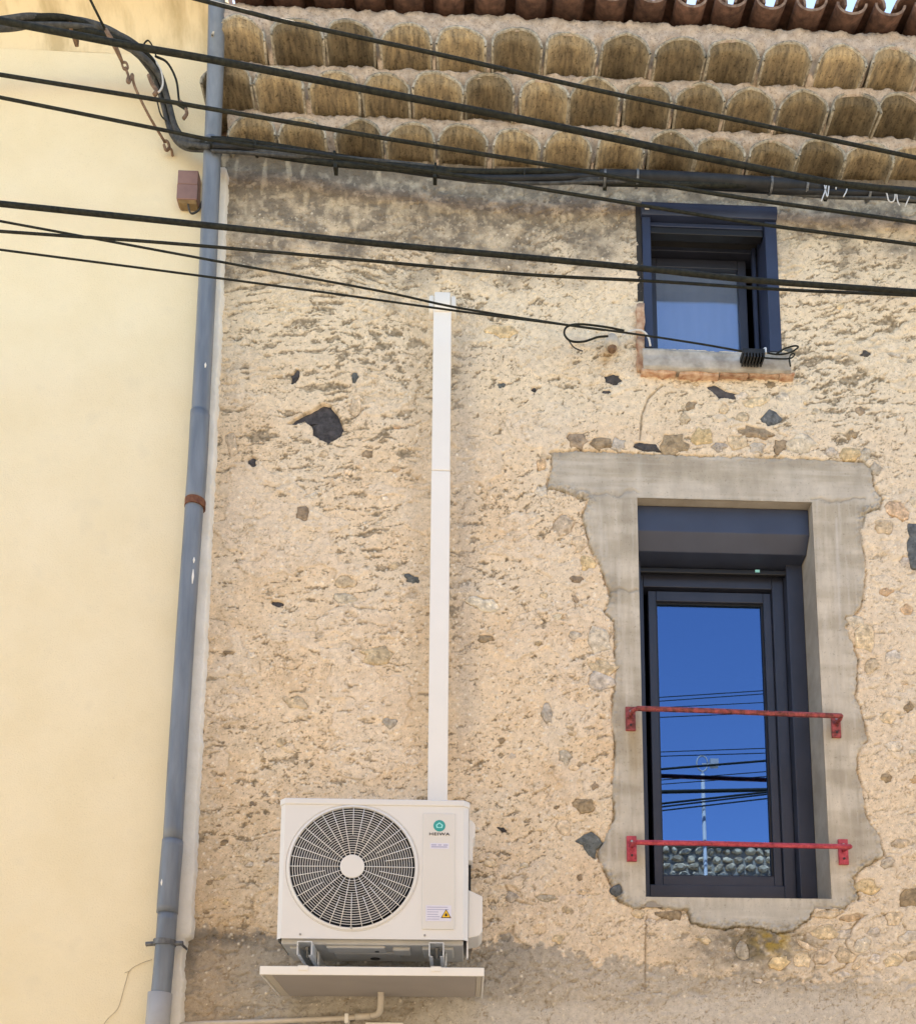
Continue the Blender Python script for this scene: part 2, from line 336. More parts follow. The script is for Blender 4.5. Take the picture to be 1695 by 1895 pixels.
for u, v, w, h, r, c, p in [
    (547, 697, 17, 30, 30, DK, -.006), (467, 855, 18, 20, 0, DK, -.012), (513, 1116, 28, 11, 15, DK, -.008), (1133, 702, 32, 19, 5, DK, -.004),
    (1121, 726, 16, 8, 0, DK, 0), (988, 720, 9, 14, -30, DK, -.008), (928, 713, 19, 9, -10, BL, 0), (1425, 775, 38, 25, -20, BL, .012),
    (1198, 826, 52, 14, 8, DK, .006), (1080, 1491, 40, 28, -10, BR, .014), (898, 1181, 34, 13, 0, BR, .004), (1692, 1022, 30, 66, -5, BL, .016),
    (1600, 656, 18, 12, 0, DK, 0), (1656, 659, 30, 9, 12, GY, .008), (1688, 1662, 44, 36, -30, BR, .014), (1140, 1648, 30, 26, 20, BL, .012),
    (658, 752, 22, 30, 5, CR, .010), (600, 839, 18, 14, 0, CR, .008), (430, 822, 24, 40, -15, CR, .012), (893, 1117, 58, 26, 10, PA, .012),
    (1003, 860, 20, 26, 0, OR, .012), (1001, 912, 25, 22, 0, PA, .010), (1042, 972, 48, 34, -15, CR, .012), (1072, 1006, 26, 34, 10, CR, .010),
    (1086, 1042, 32, 30, 0, YE, .008), (1106, 1186, 52, 46, 10, PA, .014), (1116, 1236, 56, 30, 15, CR, .010), (1112, 1262, 46, 36, 10, PA, .012),
    (1300, 808, 44, 36, 3, YE, .012), (1266, 775, 20, 24, 0, CR, .008), (1398, 800, 58, 24, 8, BR, .010), (1368, 818, 42, 30, 0, CR, .012),
    (1402, 828, 30, 22, 0, GY, .010), (1442, 826, 26, 26, 0, BR, .010), (1482, 822, 52, 40, 0, PA, .012), (1067, 815, 36, 32, 10, BR, .008),
    (1110, 820, 44, 26, 0, BR, .010), (1145, 822, 28, 26, 0, GY, .008), (1245, 822, 52, 38, 0, BR, .006), (1330, 826, 26, 20, 0, GY, .01),
    (1442, 1783, 42, 27, -5, YE, .022), (1300, 1740, 30, 14, 25, CR, .020), (1490, 1750, 40, 13, 25, CR, .012), (1526, 1726, 42, 30, 5, CR, .012),
    (1241, 1692, 58, 20, -3, BR, .010), (1532, 1692, 56, 16, -4, CR, .012), (1574, 1699, 44, 14, -8, OR, .010), (1603, 1642, 46, 32, 10, YE, .010),
    (1603, 1182, 40, 46, 0, CR, .014), (1580, 1150, 34, 20, 10, PA, .010), (1612, 1232, 30, 30, 0, CR, .012), (1650, 1215, 34, 24, 20, PA, .010),
    (1660, 946, 44, 34, 20, OR, .012), (1634, 978, 36, 26, 5, CR, .010), (1690, 985, 30, 28, 0, BL, .014), (1640, 1095, 26, 14, 0, OR, .008),
    (1536, 838, 24, 16, 0, GY, .01), (1570, 842, 36, 22, 0, YE, .01), (1600, 842, 26, 24, 0, GY, .008), (1618, 868, 20, 26, 0, GY, .01),
    (700, 1212, 60, 34, -5, CR, .010), (640, 1105, 40, 20, 0, PA, .008), (560, 950, 26, 24, 20, BR, .004), (575, 918, 30, 10, -10, PA, .006),
    (733, 868, 18, 11, 0, OR, .006), (735, 790, 15, 8, 15, OR, .006), (657, 700, 18, 14, -40, BL, .006), (765, 1072, 34, 14, 20, BL, .008),
    (640, 1078, 38, 22, 10, CR, .008), (1012, 1320, 18, 38, -12, GY, .008), (928, 614, 60, 22, 5, YE, .006), (1066, 1072, 26, 14, 5, BR, .008),
    (1065, 1108, 10, 18, -30, BR, .006), (1100, 1455, 12, 15, 0, BR, .006), (1046, 1400, 24, 30, 0, GY, .008), (1046, 1530, 30, 28, 10, CR, .01),
    (1375, 1760, 24, 40, 10, GY, .010), (1560, 1770, 40, 36, 0, CR, .010), (1666, 1560, 34, 22, 0, CR, .01), (1640, 1440, 24, 16, 10, BR, .006),
    (1640, 1330, 30, 24, 0, CR, .008), (1680, 1310, 16, 22, 30, BR, .006), (1655, 1380, 34, 20, 0, PA, .01), (1402, 1815, 18, 10, 0, PA, .012),
    (1560, 1805, 26, 14, 0, PA, .01), (1680, 1735, 36, 26, -15, PA, .012), (1205, 1705, 20, 14, 0, PA, .01), (1180, 1690, 26, 18, 0, CR, .01),
    (425, 1208, 26, 8, 5, BR, .004), (465, 1213, 18, 12, 0, PA, .008), (548, 1302, 44, 24, 10, CR, .01), (520, 1375, 22, 16, 0, CR, .008),
    (722, 1338, 26, 20, 10, GY, .008), (970, 1600, 16, 12, 0, PA, .010), (930, 1535, 22, 8, 25, DK, .004), (905, 1598, 26, 18, 5, CR, .008),
    (945, 1660, 26, 20, 20, GY, .008), (1010, 1662, 40, 16, -5, GY, .006), (1425, 712, 20, 16, 10, BR, .004), (1450, 735, 26, 18, 0, PA, .008),
    (1395, 745, 50, 20, -10, CR, .008), (1372, 772, 26, 18, 0, CR, .008), (1340, 756, 22, 16, 0, CR, .006)]:
    st(ell(u, v, w, h, r), c, p)
st([(1307, 714), (1322, 710), (1342, 722), (1358, 726), (1376, 733), (1360, 740), (1340, 736), (1330, 736), (1316, 724)], DK, -.006)
st([(1063, 1556), (1080, 1544), (1095, 1537), (1110, 1549), (1116, 1560), (1104, 1572), (1101, 1588), (1090, 1584), (1081, 1572), (1078, 1564)], BL, .010)
# smaller ones scattered where the photograph shows the rubble
def scatter(n, u0, u1, v0, v1, s0, s1, cols):
    for _ in range(n):
        for _t in range(20):
            u, v = random.uniform(u0, u1), random.uniform(v0, v1)
            if 1095 < u < 1640 and 826 < v < 1720: continue
            if 780 < u < 905 and (v > 520) and v < 1860: continue
            if 470 < u < 900 and v > 1440: continue
            if any(abs(u - sum(q[0] for q in s_[0]) / len(s_[0])) + abs(v - sum(q[1] for q in s_[0]) / len(s_[0])) < 34 for s_ in stones): continue
            s = random.uniform(s0, s1); st(ell(u, v, s, s * random.uniform(.45, .9), random.uniform(-30, 30)), random.choice(cols), random.uniform(.003, .010)); break
scatter(9, 1640, 1695, 900, 1800, 14, 34, [CR, PA, CR, GY, OR])
scatter(12, 1480, 1690, 1690, 1800, 16, 40, [CR, CR, PA, CR])
scatter(8, 900, 1140, 1560, 1740, 9, 24, [CR, CR, PA, BR])
scatter(9, 850, 1120, 1080, 1540, 9, 24, [CR, CR, BR, PA])
scatter(9, 430, 780, 820, 1440, 8, 24, [CR, CR, BR, PA])
scatter(8, 1200, 1640, 700, 830, 12, 30, [CR, PA, CR, BR])
scatter(10, 380, 500, 1440, 1700, 8, 18, [CR, BR, PA])
scatter(8, 1450, 1690, 560, 830, 8, 18, [CR, GY, BL])

# ---- wall heightfield
def axis(a, b, fine0, fine1, df, dc, snaps):
    v = list(np.arange(fine0, fine1, df))
    x = fine0 - dc
    lo = []; step = df * 2
    x = fine0 - step
    while x > a: lo.append(x); step = min(step * 1.5, dc); x -= step
    lo.append(a)
    hi = []; step = df * 2; x = v[-1] + step
    while x < b: hi.append(x); step = min(step * 1.5, dc); x += step
    hi.append(b)
    r = np.array(sorted(lo) + v + hi)
    for s in snaps: r[np.argmin(abs(r - s))] = s
    return r
DF = .0046
xs = axis(EDGE_X - .12, XR, EDGE_X - .075, 2.56, DF, .06, [W1[0], W1[1], W2[0], W2[1]])
zs = axis(0.0, 7.235, 2.40, 7.22, DF, .08, [W1[2], W1[3], W2[2], W2[3]])
X, Z = np.meshgrid(xs, zs)
h = .016 * fbm(X, Z, 1.1, 3, 1) + .008 * fbm(X, Z, 4.5, 3, 2) + .0034 * fbm(X, Z, 17, 3, 3) + .0018 * fbm(X, Z, 60, 2, 4)
# photo pixel coordinates of every wall vertex: only used to say where on the wall a patch lies
_w = np.stack([X, np.full_like(X, CY), Z - CZ], -1); _c = _w @ np.stack([_h, _d, _v]); U = _c[..., 0] / _c[..., 2] * F + PP[0]; Vv = _c[..., 1] / _c[..., 2] * F + PP[1]
def blob(u, v, su, sv): return np.exp(-(((U - u) / su) ** 2 + ((Vv - v) / sv) ** 2))
low = fbm(X, Z, 2.2, 3, 9)
# trowel gouges: broken, nearly level slashes
ang = np.radians(6 + 8 * sstep(800, 1200, U) - 10 * blob(620, 600, 200, 140))
wx = X + .05 * fbm(X, Z, 6, 2, 11); wz = Z + .03 * fbm(X, Z, 9, 3, 12)
rx = wx * np.cos(ang) + wz * np.sin(ang); rz = -wx * np.sin(ang) + wz * np.cos(ang)
dens = (-.10 + .22 * blob(620, 620, 300, 210) + .10 * blob(700, 1020, 220, 240) + .20 * blob(1560, 560, 190, 170) + .10 * blob(1600, 760, 160, 150)
        + .13 * blob(900, 470, 330, 100) + .05 * blob(960, 1040, 200, 150) + .10 * blob(420, 1500, 100, 260) + .17 * low - .05 * blob(470, 1080, 130, 160))
g1 = fbm(rx * 6.5, rz * 22, 1, 4, 14, .62)
gouge = sstep(.225, .258, g1 + dens + .20 * fbm(X, Z, 50, 3, 15))
g2 = fbm(rx * 14, rz * 34, 1, 4, 21, .6)
gouge2 = sstep(.285, .320, g2 + dens * .8 + .14 * fbm(X, Z, 80, 2, 22))
pit = sstep(.345, .40, fbm(X, Z * 1.3, 44, 3, 27, .6) + .14 * low + .06 * dens)
h -= .0050 * gouge + .0040 * gouge2 + .0028 * pit
pn = fbm(X + .05 * fbm(X, Z, 7, 3, 33), Z * 1.25, 1.5, 4, 34, .55); patch = sstep(.06, .075, pn) * sstep(.34, .325, pn)
calm = sstep(1250, 900, Vv) * .55 + .3
gouge *= 1 - calm * patch; gouge2 *= 1 - calm * patch; pit *= 1 - .5 * patch; h += .0045 * patch
pe = np.exp(-((pn - .066) / .010) ** 2) * sstep(-.1, .25, fbm(X, Z, 6, 2, 35)); h -= .004 * pe
rough = fbm(X, Z, 100, 2, 31)
h += .0012 * rough
# colour of the render
base = np.stack([np.full_like(X, .72), np.full_like(X, .565), np.full_like(X, .385)], -1)
def mixc(f, c): 
    global base
    f = np.clip(f, 0, 1)[..., None]; base = base * (1 - f) + np.array(c) * f
mixc(.55 * patch, (.71, .59, .445)); mixc(.5 * pe, (.34, .26, .165))
var = fbm(X, Z, 3.2, 4, 41)
mixc(.6 * sstep(-.1, .5, var), (.70, .585, .43)); mixc(.45 * sstep(.0, .5, -var), (.64, .465, .285))
mixc(.75 * sstep(900, 500, Vv) , (.70, .58, .41))
mixc(.6 * blob(1150, 500, 420, 280) + .5 * blob(1580, 800, 220, 300), (.70, .60, .45))
mixc(.55 * sstep(1300, 1750, Vv) * sstep(560, 350, U), (.43, .315, .185))
mixc(.35 * sstep(-.2, .4, fbm(X, Z, 9, 4, 45)) * sstep(700, 380, U) * sstep(600, 1300, Vv), (.45, .35, .22))
# darker brown-grey tone in the gouges and pits
old = np.clip(.84 * gouge + .80 * gouge2 + .7 * pit, 0, .9) * (.75 + .5 * sstep(-.3, .3, fbm(X, Z, 45, 2, 28)))
mixc(old, (.235, .185, .12))
# grey grime plus soft shade under the cornice, both painted into the colour
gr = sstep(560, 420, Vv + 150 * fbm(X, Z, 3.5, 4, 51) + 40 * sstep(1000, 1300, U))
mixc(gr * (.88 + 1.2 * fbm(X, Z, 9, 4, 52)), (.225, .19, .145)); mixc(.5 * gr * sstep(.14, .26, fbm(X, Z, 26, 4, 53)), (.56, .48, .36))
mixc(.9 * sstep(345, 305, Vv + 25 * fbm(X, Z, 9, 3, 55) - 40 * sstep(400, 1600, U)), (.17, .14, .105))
mixc(.55 * sstep(.15, .4, fbm(X * 3.5, Z, 4, 4, 57)) * sstep(520, 400, Vv) * sstep(900, 700, U), (.60, .51, .37))
# soft shade down both sides of the trunking, painted into the wall colour
mixc(.50 * np.exp(-((U - 858 + 12 * fbm(X, Z, 4, 3, 61)) / 26) ** 2) * sstep(540, 640, Vv) * sstep(1500, 1300, Vv), (.40, .345, .275))
mixc(.35 * np.exp(-((U - 775) / 22) ** 2) * sstep(540, 600, Vv) * sstep(1470, 1300, Vv), (.44, .34, .22))
# grey cement render at the bottom
bl = np.interp(U, [330, 420, 560, 640, 900, 960, 1040, 1100, 1180, 1240, 1330, 1450, 1560, 1695, 1800], [1722, 1730, 1752, 1758, 1742, 1735, 1752, 1782, 1780, 1796, 1800, 1812, 1808, 1822, 1825])
cm = sstep(-6, 6, Vv - bl + 34 * fbm(X, Z, 7, 4, 63) + 34 * fbm(X, Z, 28, 4, 64))
sm = sstep(-14, 14, Vv - np.interp(U, [330, 560, 900, 1150, 1400, 1700], [1930, 1925, 1850, 1870, 1835, 1848]) + 26 * fbm(X, Z, 6, 3, 66))
scr = fbm(rx * 9, rz * 26, 1, 4, 67, .6)
h = h * (1 - .55 * cm * sm) - cm * (.004 + .006 * sstep(.1, .3, scr) * (1 - .7 * sm)) + .004 * cm
mixc(cm * .95, (.365, .33, .272)); mixc(cm * .8 * sstep(520, 380, U), (.42, .335, .235))
mixc(.6 * cm * sstep(.05, .3, scr) * (1 - sm), (.27, .24, .19)); mixc(.85 * cm * sm * sstep(600, 900, U), (.49, .455, .395))
mixc(.6 * cm * np.exp(-((Vv - bl) / 26) ** 2) * sstep(-.25, .25, fbm(X, Z, 24, 3, 68)), (.24, .21, .165))
mixc(.75 * blob(420, 1735, 90, 16) + .8 * blob(350, 1770, 14, 40), (.13, .115, .095))
# lichen stain under the lower window
mixc(1.15 * blob(1395, 1755, 110, 46) * sstep(-.35, .12, fbm(X, Z, 12, 4, 71)), (.13, .112, .078)); mixc(.85 * blob(1428, 1738, 30, 22) * sstep(-.3, .1, fbm(X, Z, 20, 3, 72)), (.38, .26, .05))
mixc(.6 * blob(1330, 1760, 60, 30), (.36, .30, .23))
# drip marks of rust under the insulator
mixc(.6 * blob(1120, 665, 14, 14), (.46, .27, .10))
mixc(.5 * sstep(1560, 1640, U) * sstep(850, 950, Vv), (.70, .60, .46)); mixc(.35 * sstep(1450, 1700, Vv) * sstep(900, 1100, U), (.66, .56, .43))
# cracks
def crack(pts, depth=.014, wd=.0048, seed=80):
    global h
    w = [P(u, v) for u, v in pts]
    d = np.full(X.shape, 1e9)
    for a, b in zip(w[:-1], w[1:]):
        ex, ez = b.x - a.x, b.z - a.z; t = np.clip(((X - a.x) * ex + (Z - a.z) * ez) / (ex * ex + ez * ez), 0, 1)
        d = np.minimum(d, np.hypot(X - a.x - ex * t, Z - a.z - ez * t))
    d = d + .004 * fbm(X, Z, 30, 2, seed); k = np.exp(-(d / wd) ** 2); h -= depth * k; mixc(.55 * k, (.24, .18, .11))
crack([(1226, 712), (1200, 735), (1188, 765), (1184, 812)])
crack([(1197, 1690), (1194, 1740), (1194, 1830)], .010)
crack([(1575, 1770), (1562, 1745), (1570, 1725), (1590, 1700)]); crack([(1540, 1800), (1562, 1790), (1575, 1770)])
crack([(1630, 1690), (1662, 1700), (1674, 1716)]); crack([(935, 1640), (952, 1668), (985, 1675)], .009)
crack([(1630, 1570), (1648, 1600)]); crack([(1680, 1020), (1690, 1045)])
rid = np.abs(fbm(X + .03 * fbm(X, Z, 8, 2, 83), Z, 7, 4, 84, .55)); rk = sstep(.016, .004, rid) * sstep(.02, .2, fbm(X, Z, 3.5, 2, 85) + .14 * sstep(1100, 1500, Vv) - .05)
h -= .006 * rk; mixc(.6 * rk, (.30, .225, .14))
rid = np.abs(fbm(X * .8, Z * 1.3, 16, 3, 86, .55)); rk = sstep(.022, .006, rid) * sstep(.05, .25, fbm(X, Z, 5, 2, 87) + .1 * sstep(1500, 1700, U) + .12 * sstep(1500, 1750, Vv))
h -= .005 * rk; mixc(.6 * rk, (.32, .245, .155))
# grains of gravel standing in the render
fi = np.where((xs > EDGE_X) & (xs < 2.5))[0]; fj = np.where((zs > 2.42) & (zs < 6.9))[0]
NG = 21000
gi = rng.integers(fi[3], fi[-3], NG); gj = rng.integers(fj[3], fj[-3], NG)
keep = rng.random(NG) < (.25 + .75 * sstep(700, 1150, Vv[gj, gi])) * (1 - .75 * cm[gj, gi]); gi, gj = gi[keep], gj[keep]
amp = rng.uniform(.0022, .0075, len(gi)); big = rng.random(len(gi)) < .22
gm = np.zeros_like(h)
for dj in (-1, 0, 1):
    for di in (-1, 0, 1):
        k = 1.0 if di == dj == 0 else (.55 if di * dj == 0 else .3)
        sel = slice(None) if (di == dj == 0) else big
        np.maximum.at(gm, (gj[sel] + dj, gi[sel] + di), (amp * k)[sel])
h += gm; mixc(np.clip(gm / .0050, 0, 1) * .85, (.84, .76, .62))

# ---- concrete surround of the lower window
SUR = [(1018, 838), (1060, 834), (1100, 836), (1180, 839), (1300, 844), (1450, 848), (1596, 855), (1612, 868), (1616, 900), (1632, 925), (1626, 942), (1600, 950), (1592, 985),
       (1598, 1030), (1601, 1060), (1593, 1123), (1563, 1160), (1576, 1188), (1587, 1223), (1582, 1293), (1593, 1315), (1606, 1367), (1589, 1388), (1584, 1423), (1595, 1462),
       (1602, 1510), (1630, 1553), (1634, 1583), (1602, 1601), (1580, 1622), (1589, 1662), (1558, 1681), (1506, 1679), (1498, 1700), (1467, 1722), (1437, 1727), (1407, 1718),
       (1376, 1714), (1329, 1718), (1281, 1709), (1272, 1683), (1229, 1681), (1203, 1670), (1177, 1683), (1146, 1666), (1133, 1640), (1116, 1605), (1105, 1579), (1120, 1549),
       (1138, 1514), (1133, 1462), (1138, 1388), (1131, 1315), (1138, 1254), (1138, 1202), (1136, 1150), (1118, 1132), (1131, 1102), (1112, 1050), (1090, 1006), (1077, 954),
       (1090, 924), (1047, 911), (1012, 902), (1023, 863)]
SURW = px(SUR)
sdist = poly_sd(X, Z, SURW) + .011 * fbm(X, Z, 20, 3, 90) + .006 * fbm(X, Z, 70, 2, 91)
con = sstep(.0035, -.0035, sdist)
hc = .004 + .0012 * fbm(X, Z, 3, 3, 92) + .0006 * fbm(X, Z, 40, 2, 93)
# the pour is ragged: crumbly pebbles along some of its edges
edge = np.exp(-((sdist + .012) / .026) ** 2)
crumb = edge * np.clip(blob(1590, 940, 60, 30) + blob(1050, 920, 50, 30) + blob(1380, 1716, 150, 16) + blob(1600, 1640, 40, 60) + blob(1130, 1650, 40, 40) + .25, 0, 1)
hc = hc + crumb * (.024 * fbm(X, Z, 44, 3, 94) + .002)
h = h * (1 - con) + hc * con - .017 * np.exp(-((sdist - .002) / .0055) ** 2) * (.4 + .8 * sstep(-.25, .2, fbm(X, Z, 8, 2, 95)))
cb = np.zeros_like(base); t = fbm(X * .7, Z * 2.6, 3.2, 4, 96)
cb[:] = (.44, .385, .295); f_ = sstep(-.3, .35, t)[..., None]; cb = cb * (1 - f_) + np.array((.58, .52, .42)) * f_
def mixcb(f, c):
    global cb
    f = np.clip(f, 0, 1)[..., None]; cb = cb * (1 - f) + np.array(c) * f
mixcb(.75 * sstep(1640, 1690, Vv), (.505, .475, .41)); mixcb(.6 * sstep(890, 850, Vv) * (.6 + fbm(X * .6, Z * 3, 5, 3, 97)), (.33, .285, .22))
brush = np.where(((Vv < 925) | (Vv > 1680))[..., None], fbm(X * 2, Z * 34, 1, 4, 105, .6)[..., None], fbm(X * 42, Z * 2.2, 1, 4, 106, .6)[..., None])[..., 0]
mixcb(.34 * sstep(.02, .4, brush), (.40, .35, .27)); mixcb(.34 * sstep(.02, .4, -brush), (.63, .585, .505))
for va, ua, ub in ((912, 1040, 1180), (925, 1500, 1600), (1092, 1130, 1180)):
    k = np.exp(-((Vv - va + 16 * fbm(X, Z, 12, 3, 107)) / 2.6) ** 2) * sstep(ua - 4, ua, U) * sstep(ub + 4, ub, U)
    mixcb(.6 * k, (.24, .21, .16)); h -= .005 * k * con
mixcb(.5 * sstep(935, 905, Vv) * sstep(880, 915, Vv), (.56, .51, .43))
mixcb(.55 * np.exp(-((U - (1546 + .035 * (Vv - 950))) / 2.6) ** 2) * sstep(950, 970, Vv) * sstep(1230, 1100, Vv), (.66, .62, .55))
mixcb(.4 * np.exp(-((U - 1184 - .02 * (Vv - 950)) / 7) ** 2), (.60, .55, .46))
mixcb(.5 * blob(1175, 1400, 14, 50) + .4 * blob(1168, 1365, 10, 20), (.46, .35, .20))
mixcb(.7 * crumb * sstep(-.1, .3, fbm(X, Z, 60, 2, 98)), (.29, .27, .23))
base = base * (1 - con[..., None]) + cb * con[..., None]
ek = np.exp(-((sdist - .001) / .005) ** 2) * np.clip(.45 * sstep(-.2, .2, fbm(X, Z, 10, 2, 104)) + .9 * blob(1390, 1712, 130, 24) + .5 * blob(1590, 1600, 50, 80), 0, .9)
mixc(ek, (.14, .115, .06))

mixc(.95 * blob(1390, 1752, 105, 40) * sstep(-.30, .15, fbm(X, Z, 13, 4, 71)) * (1 - con), (.13, .112, .078))
mixc(.9 * blob(1428, 1742, 34, 24) * sstep(-.3, .1, fbm(X, Z, 20, 3, 72)) * (1 - con), (.36, .25, .05))
# ---- stones bed into the render: joint line round each, socket below
stone_geo = []
for poly, col, proud in stones:
    w = px(poly); wx_ = [q[0] for q in w]; wz_ = [q[1] for q in w]
    i0, i1 = np.searchsorted(xs, (min(wx_) - .03, max(wx_) + .03)); j0, j1 = np.searchsorted(zs, (min(wz_) - .03, max(wz_) + .03))
    if i1 <= i0 + 1 or j1 <= j0 + 1: continue
    sl = (slice(j0, j1), slice(i0, i1)); d = poly_sd(X[sl], Z[sl], w) + .005 * fbm(X[sl], Z[sl], 34, 2, 99) + .003
    ring = np.exp(-((d - .001) / .0034) ** 2) * sstep(-.35, .3, fbm(X[sl], Z[sl], 16, 2, 101)) * (1 if max(col) < .3 else .75); ins = sstep(.002, -.004, d)
    hl = float(np.median(h[sl][np.abs(d) < .02])) if (np.abs(d) < .02).any() else 0.0
    h[sl] = h[sl] * (1 - ins) + (hl - .02 + min(proud, 0)) * ins - .006 * ring
    base[sl] = base[sl] * (1 - .45 * ring[..., None]) + np.array((.24, .18, .115)) * .45 * ring[..., None]
    stone_geo.append((w, col, proud * (.45 if proud > 0 else 1), hl))

def grid_object(name, mat, fmask, parent, extra_attr=True):
    ny, nx = X.shape
    idx = np.arange(nx * ny).reshape(ny, nx)
    q = np.stack([idx[:-1, :-1], idx[:-1, 1:], idx[1:, 1:], idx[1:, :-1]], -1)[fmask]
    used, inv = np.unique(q.ravel(), return_inverse=True)
    co = np.stack([X, -h, Z], -1).reshape(-1, 3)[used] - np.array(ORG[parent.name])
    me = bpy.data.meshes.new(name); nf = len(q)
    me.vertices.add(len(used)); me.vertices.foreach_set('co', co.astype(np.float32).ravel())
    me.loops.add(nf * 4); me.loops.foreach_set('vertex_index', inv.astype(np.int32).ravel())
    me.polygons.add(nf); me.polygons.foreach_set('loop_start', np.arange(0, nf * 4, 4, dtype=np.int32))
    me.polygons.foreach_set('use_smooth', np.ones(nf, bool))
    me.update(calc_edges=True)
    a = me.color_attributes.new('Col', 'FLOAT_COLOR', 'POINT')
    cc = np.ones((len(used), 4), np.float32); cc[:, :3] = np.clip(base.reshape(-1, 3)[used], .01, 1); a.data.foreach_set('color', cc.ravel())
    me.materials.append(MAT[mat]); o = bpy.data.objects.new(name, me); COL.objects.link(o); o.parent = parent; ORG[o.name] = ORG[parent.name]
    return o
xc = (xs[:-1] + xs[1:]) / 2; zc = (zs[:-1] + zs[1:]) / 2; XC, ZC = np.meshgrid(xc, zc)
hole = np.zeros(XC.shape, bool)
for w in (W1, W2): hole |= (XC > w[0]) & (XC < w[1]) & (ZC > w[2]) & (ZC < w[3])
cmask = (sdist[:-1, :-1] + sdist[1:, 1:]) / 2 < 0
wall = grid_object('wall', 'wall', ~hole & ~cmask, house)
surround = grid_object('concrete_surround', 'concrete', ~hole & cmask, house)
surround['label'] = 'smooth grey concrete surround with ragged edges round the lower window'

for w, col, proud, hl in stone_geo:
    n = len(w); cx = sum(q[0] for q in w) / n; cz = sum(q[1] for q in w) / n
    m = MB(); size = max(max(q[0] for q in w) - min(q[0] for q in w), .02)
    dome = min(.22 * size, .011)
    y_out = -(hl - .022 + min(proud, 0)); y_top = -(hl + proud)
    rings = [(1.0, y_out), (.97, y_top + dome * .6), (.80, y_top + dome * .22), (.45, y_top + dome * .05)]
    tl = random.uniform(-.10, .10); tz = random.uniform(-.15, .05)
    for s_, y in rings:
        for qx, qz in w:
            dx, dz = (qx - cx) * s_, (qz - cz) * s_
            m.v.append((cx + dx, y + (tl * dx + tz * dz + random.uniform(-.003, .003) if s_ < 1 else 0), cz + dz))
    for r_ in range(3):
        for i in range(n):
            j = (i + 1) % n; m.face((r_ * n + i, r_ * n + j, (r_ + 1) * n + j, (r_ + 1) * n + i))
    m.v.append((cx, y_top, cz)); c = len(m.v) - 1
    for i in range(n): m.face((3 * n + i, 3 * n + (i + 1) % n, c))
    o = m.build('stone', 'stone', wall, smooth=False)
    k = random.uniform(.85, 1.15); o.color = (col[0] * k, col[1] * k, col[2] * k * random.uniform(.94, 1.05), 1)
    for f in o.data.polygons: f.use_smooth = random.random() < .6

# ---- core of the house: inner masonry that closes it off from light
core = MB()
core.box(EDGE_X, W1[0] - .06, .06, .5, 0, 7.2); core.box(W1[1] + .06, XR, .06, .5, 0, 7.2)
core.box(W1[0] - .06, W1[1] + .06, .37, .5, 0, W1[2] - .06); core.box(W1[0] - .06, W1[1] + .06, .37, .5, W1[3] + .06, W2[2] - .05); core.box(W2[0] - .06, W2[1] + .12, .33, .5, W2[3], 7.2)
core.box(XR - .2, XR, .5, 8, 0, 7.5); core.box(EDGE_X, XR, 7.8, 8, 0, 7.5)
core.build('inner_masonry', 'deck', house)
# reveals of the lower window
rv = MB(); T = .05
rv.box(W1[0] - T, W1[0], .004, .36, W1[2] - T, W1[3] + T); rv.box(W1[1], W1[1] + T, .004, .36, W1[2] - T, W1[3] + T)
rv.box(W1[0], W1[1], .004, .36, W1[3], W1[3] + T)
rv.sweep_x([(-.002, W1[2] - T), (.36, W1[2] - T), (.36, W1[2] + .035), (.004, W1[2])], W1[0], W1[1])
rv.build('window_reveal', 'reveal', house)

# ---- lower window
def frame_ring(m, x0, x1, z0, z1, t, y0, y1, tt=None, tb=None):
    tt = tt or t; tb = tb or t
    m.box(x0, x0 + t, y0, y1, z0, z1); m.box(x1 - t, x1, y0, y1, z0, z1)
    m.box(x0 + t, x1 - t, y0, y1, z1 - tt, z1); m.box(x0 + t, x1 - t, y0, y1, z0, z0 + tb)
    return m
gx0, gx1 = P(1219, 1400, .30).x, P(1417, 1400, .30).x
gz0, gz1 = P(1320, 1624, .30).z, P(1320, 1121, .30).z
FB = W1[2] - .0
SH_B = P(1340, 1050, .20).z
wl = frame_ring(MB(), W1[0] + .004, gx1 + .115, FB, gz1 + .17, .062, .245, .33, tt=.10, tb=P(1340, 1638, .245).z - FB).build('window', 'alu', house, bevel=.004)
wl['label'] = 'tall anthracite window with roller shutter box'
frame_ring(MB(), gx0 - .045, gx1 + .052, P(1340, 1639, .268).z - .012, gz1 + .06, .043, .268, .325, tt=.058, tb=gz0 - P(1340, 1639, .268).z + .012).build('sash', 'alu', wl, bevel=.004)
frame_ring(MB(), gx0 - .003, gx1 + .010, gz0 - .003, gz1 + .003, .010, .285, .296).build('glazing_seal', 'rubber', wl)
MB().box(gx0, gx1 + .006, .297, .303, gz0, gz1).build('pane', 'glass', wl)
MB().box(W1[0] + .002, W1[0] + .044, .19, .243, FB + .005, SH_B + .08).build('guide_rail', 'alu', wl, bevel=.003)
MB().box(W1[1] - .088, W1[1] - .002, .19, .243, FB + .005, SH_B + .08).build('guide_rail', 'alu', wl, bevel=.003)
MB().box(gx1 + .118, W1[1] - .001, .2435, .33, FB + .005, SH_B + .08).build('frame_extension', 'alu', wl, bevel=.002)
ya = .052; zt = W1[3] - .003; za = P(1340, 986, ya).z; zb_ = P(1340, 1024, .115).z
MB().sweep_x([(ya, zt), (ya, za), (.115, zb_), (.215, zb_ - .012), (.30, zb_ - .012), (.30, zt)], W1[0] + .002, W1[1] - .002).build('shutter_box', 'alu_box', wl, bevel=.004)
MB().box(W1[0] + .02, W1[1] - .05, .2, .225, SH_B - .038, SH_B - .008).build('shutter_slat', 'rubber', wl, bevel=.006)
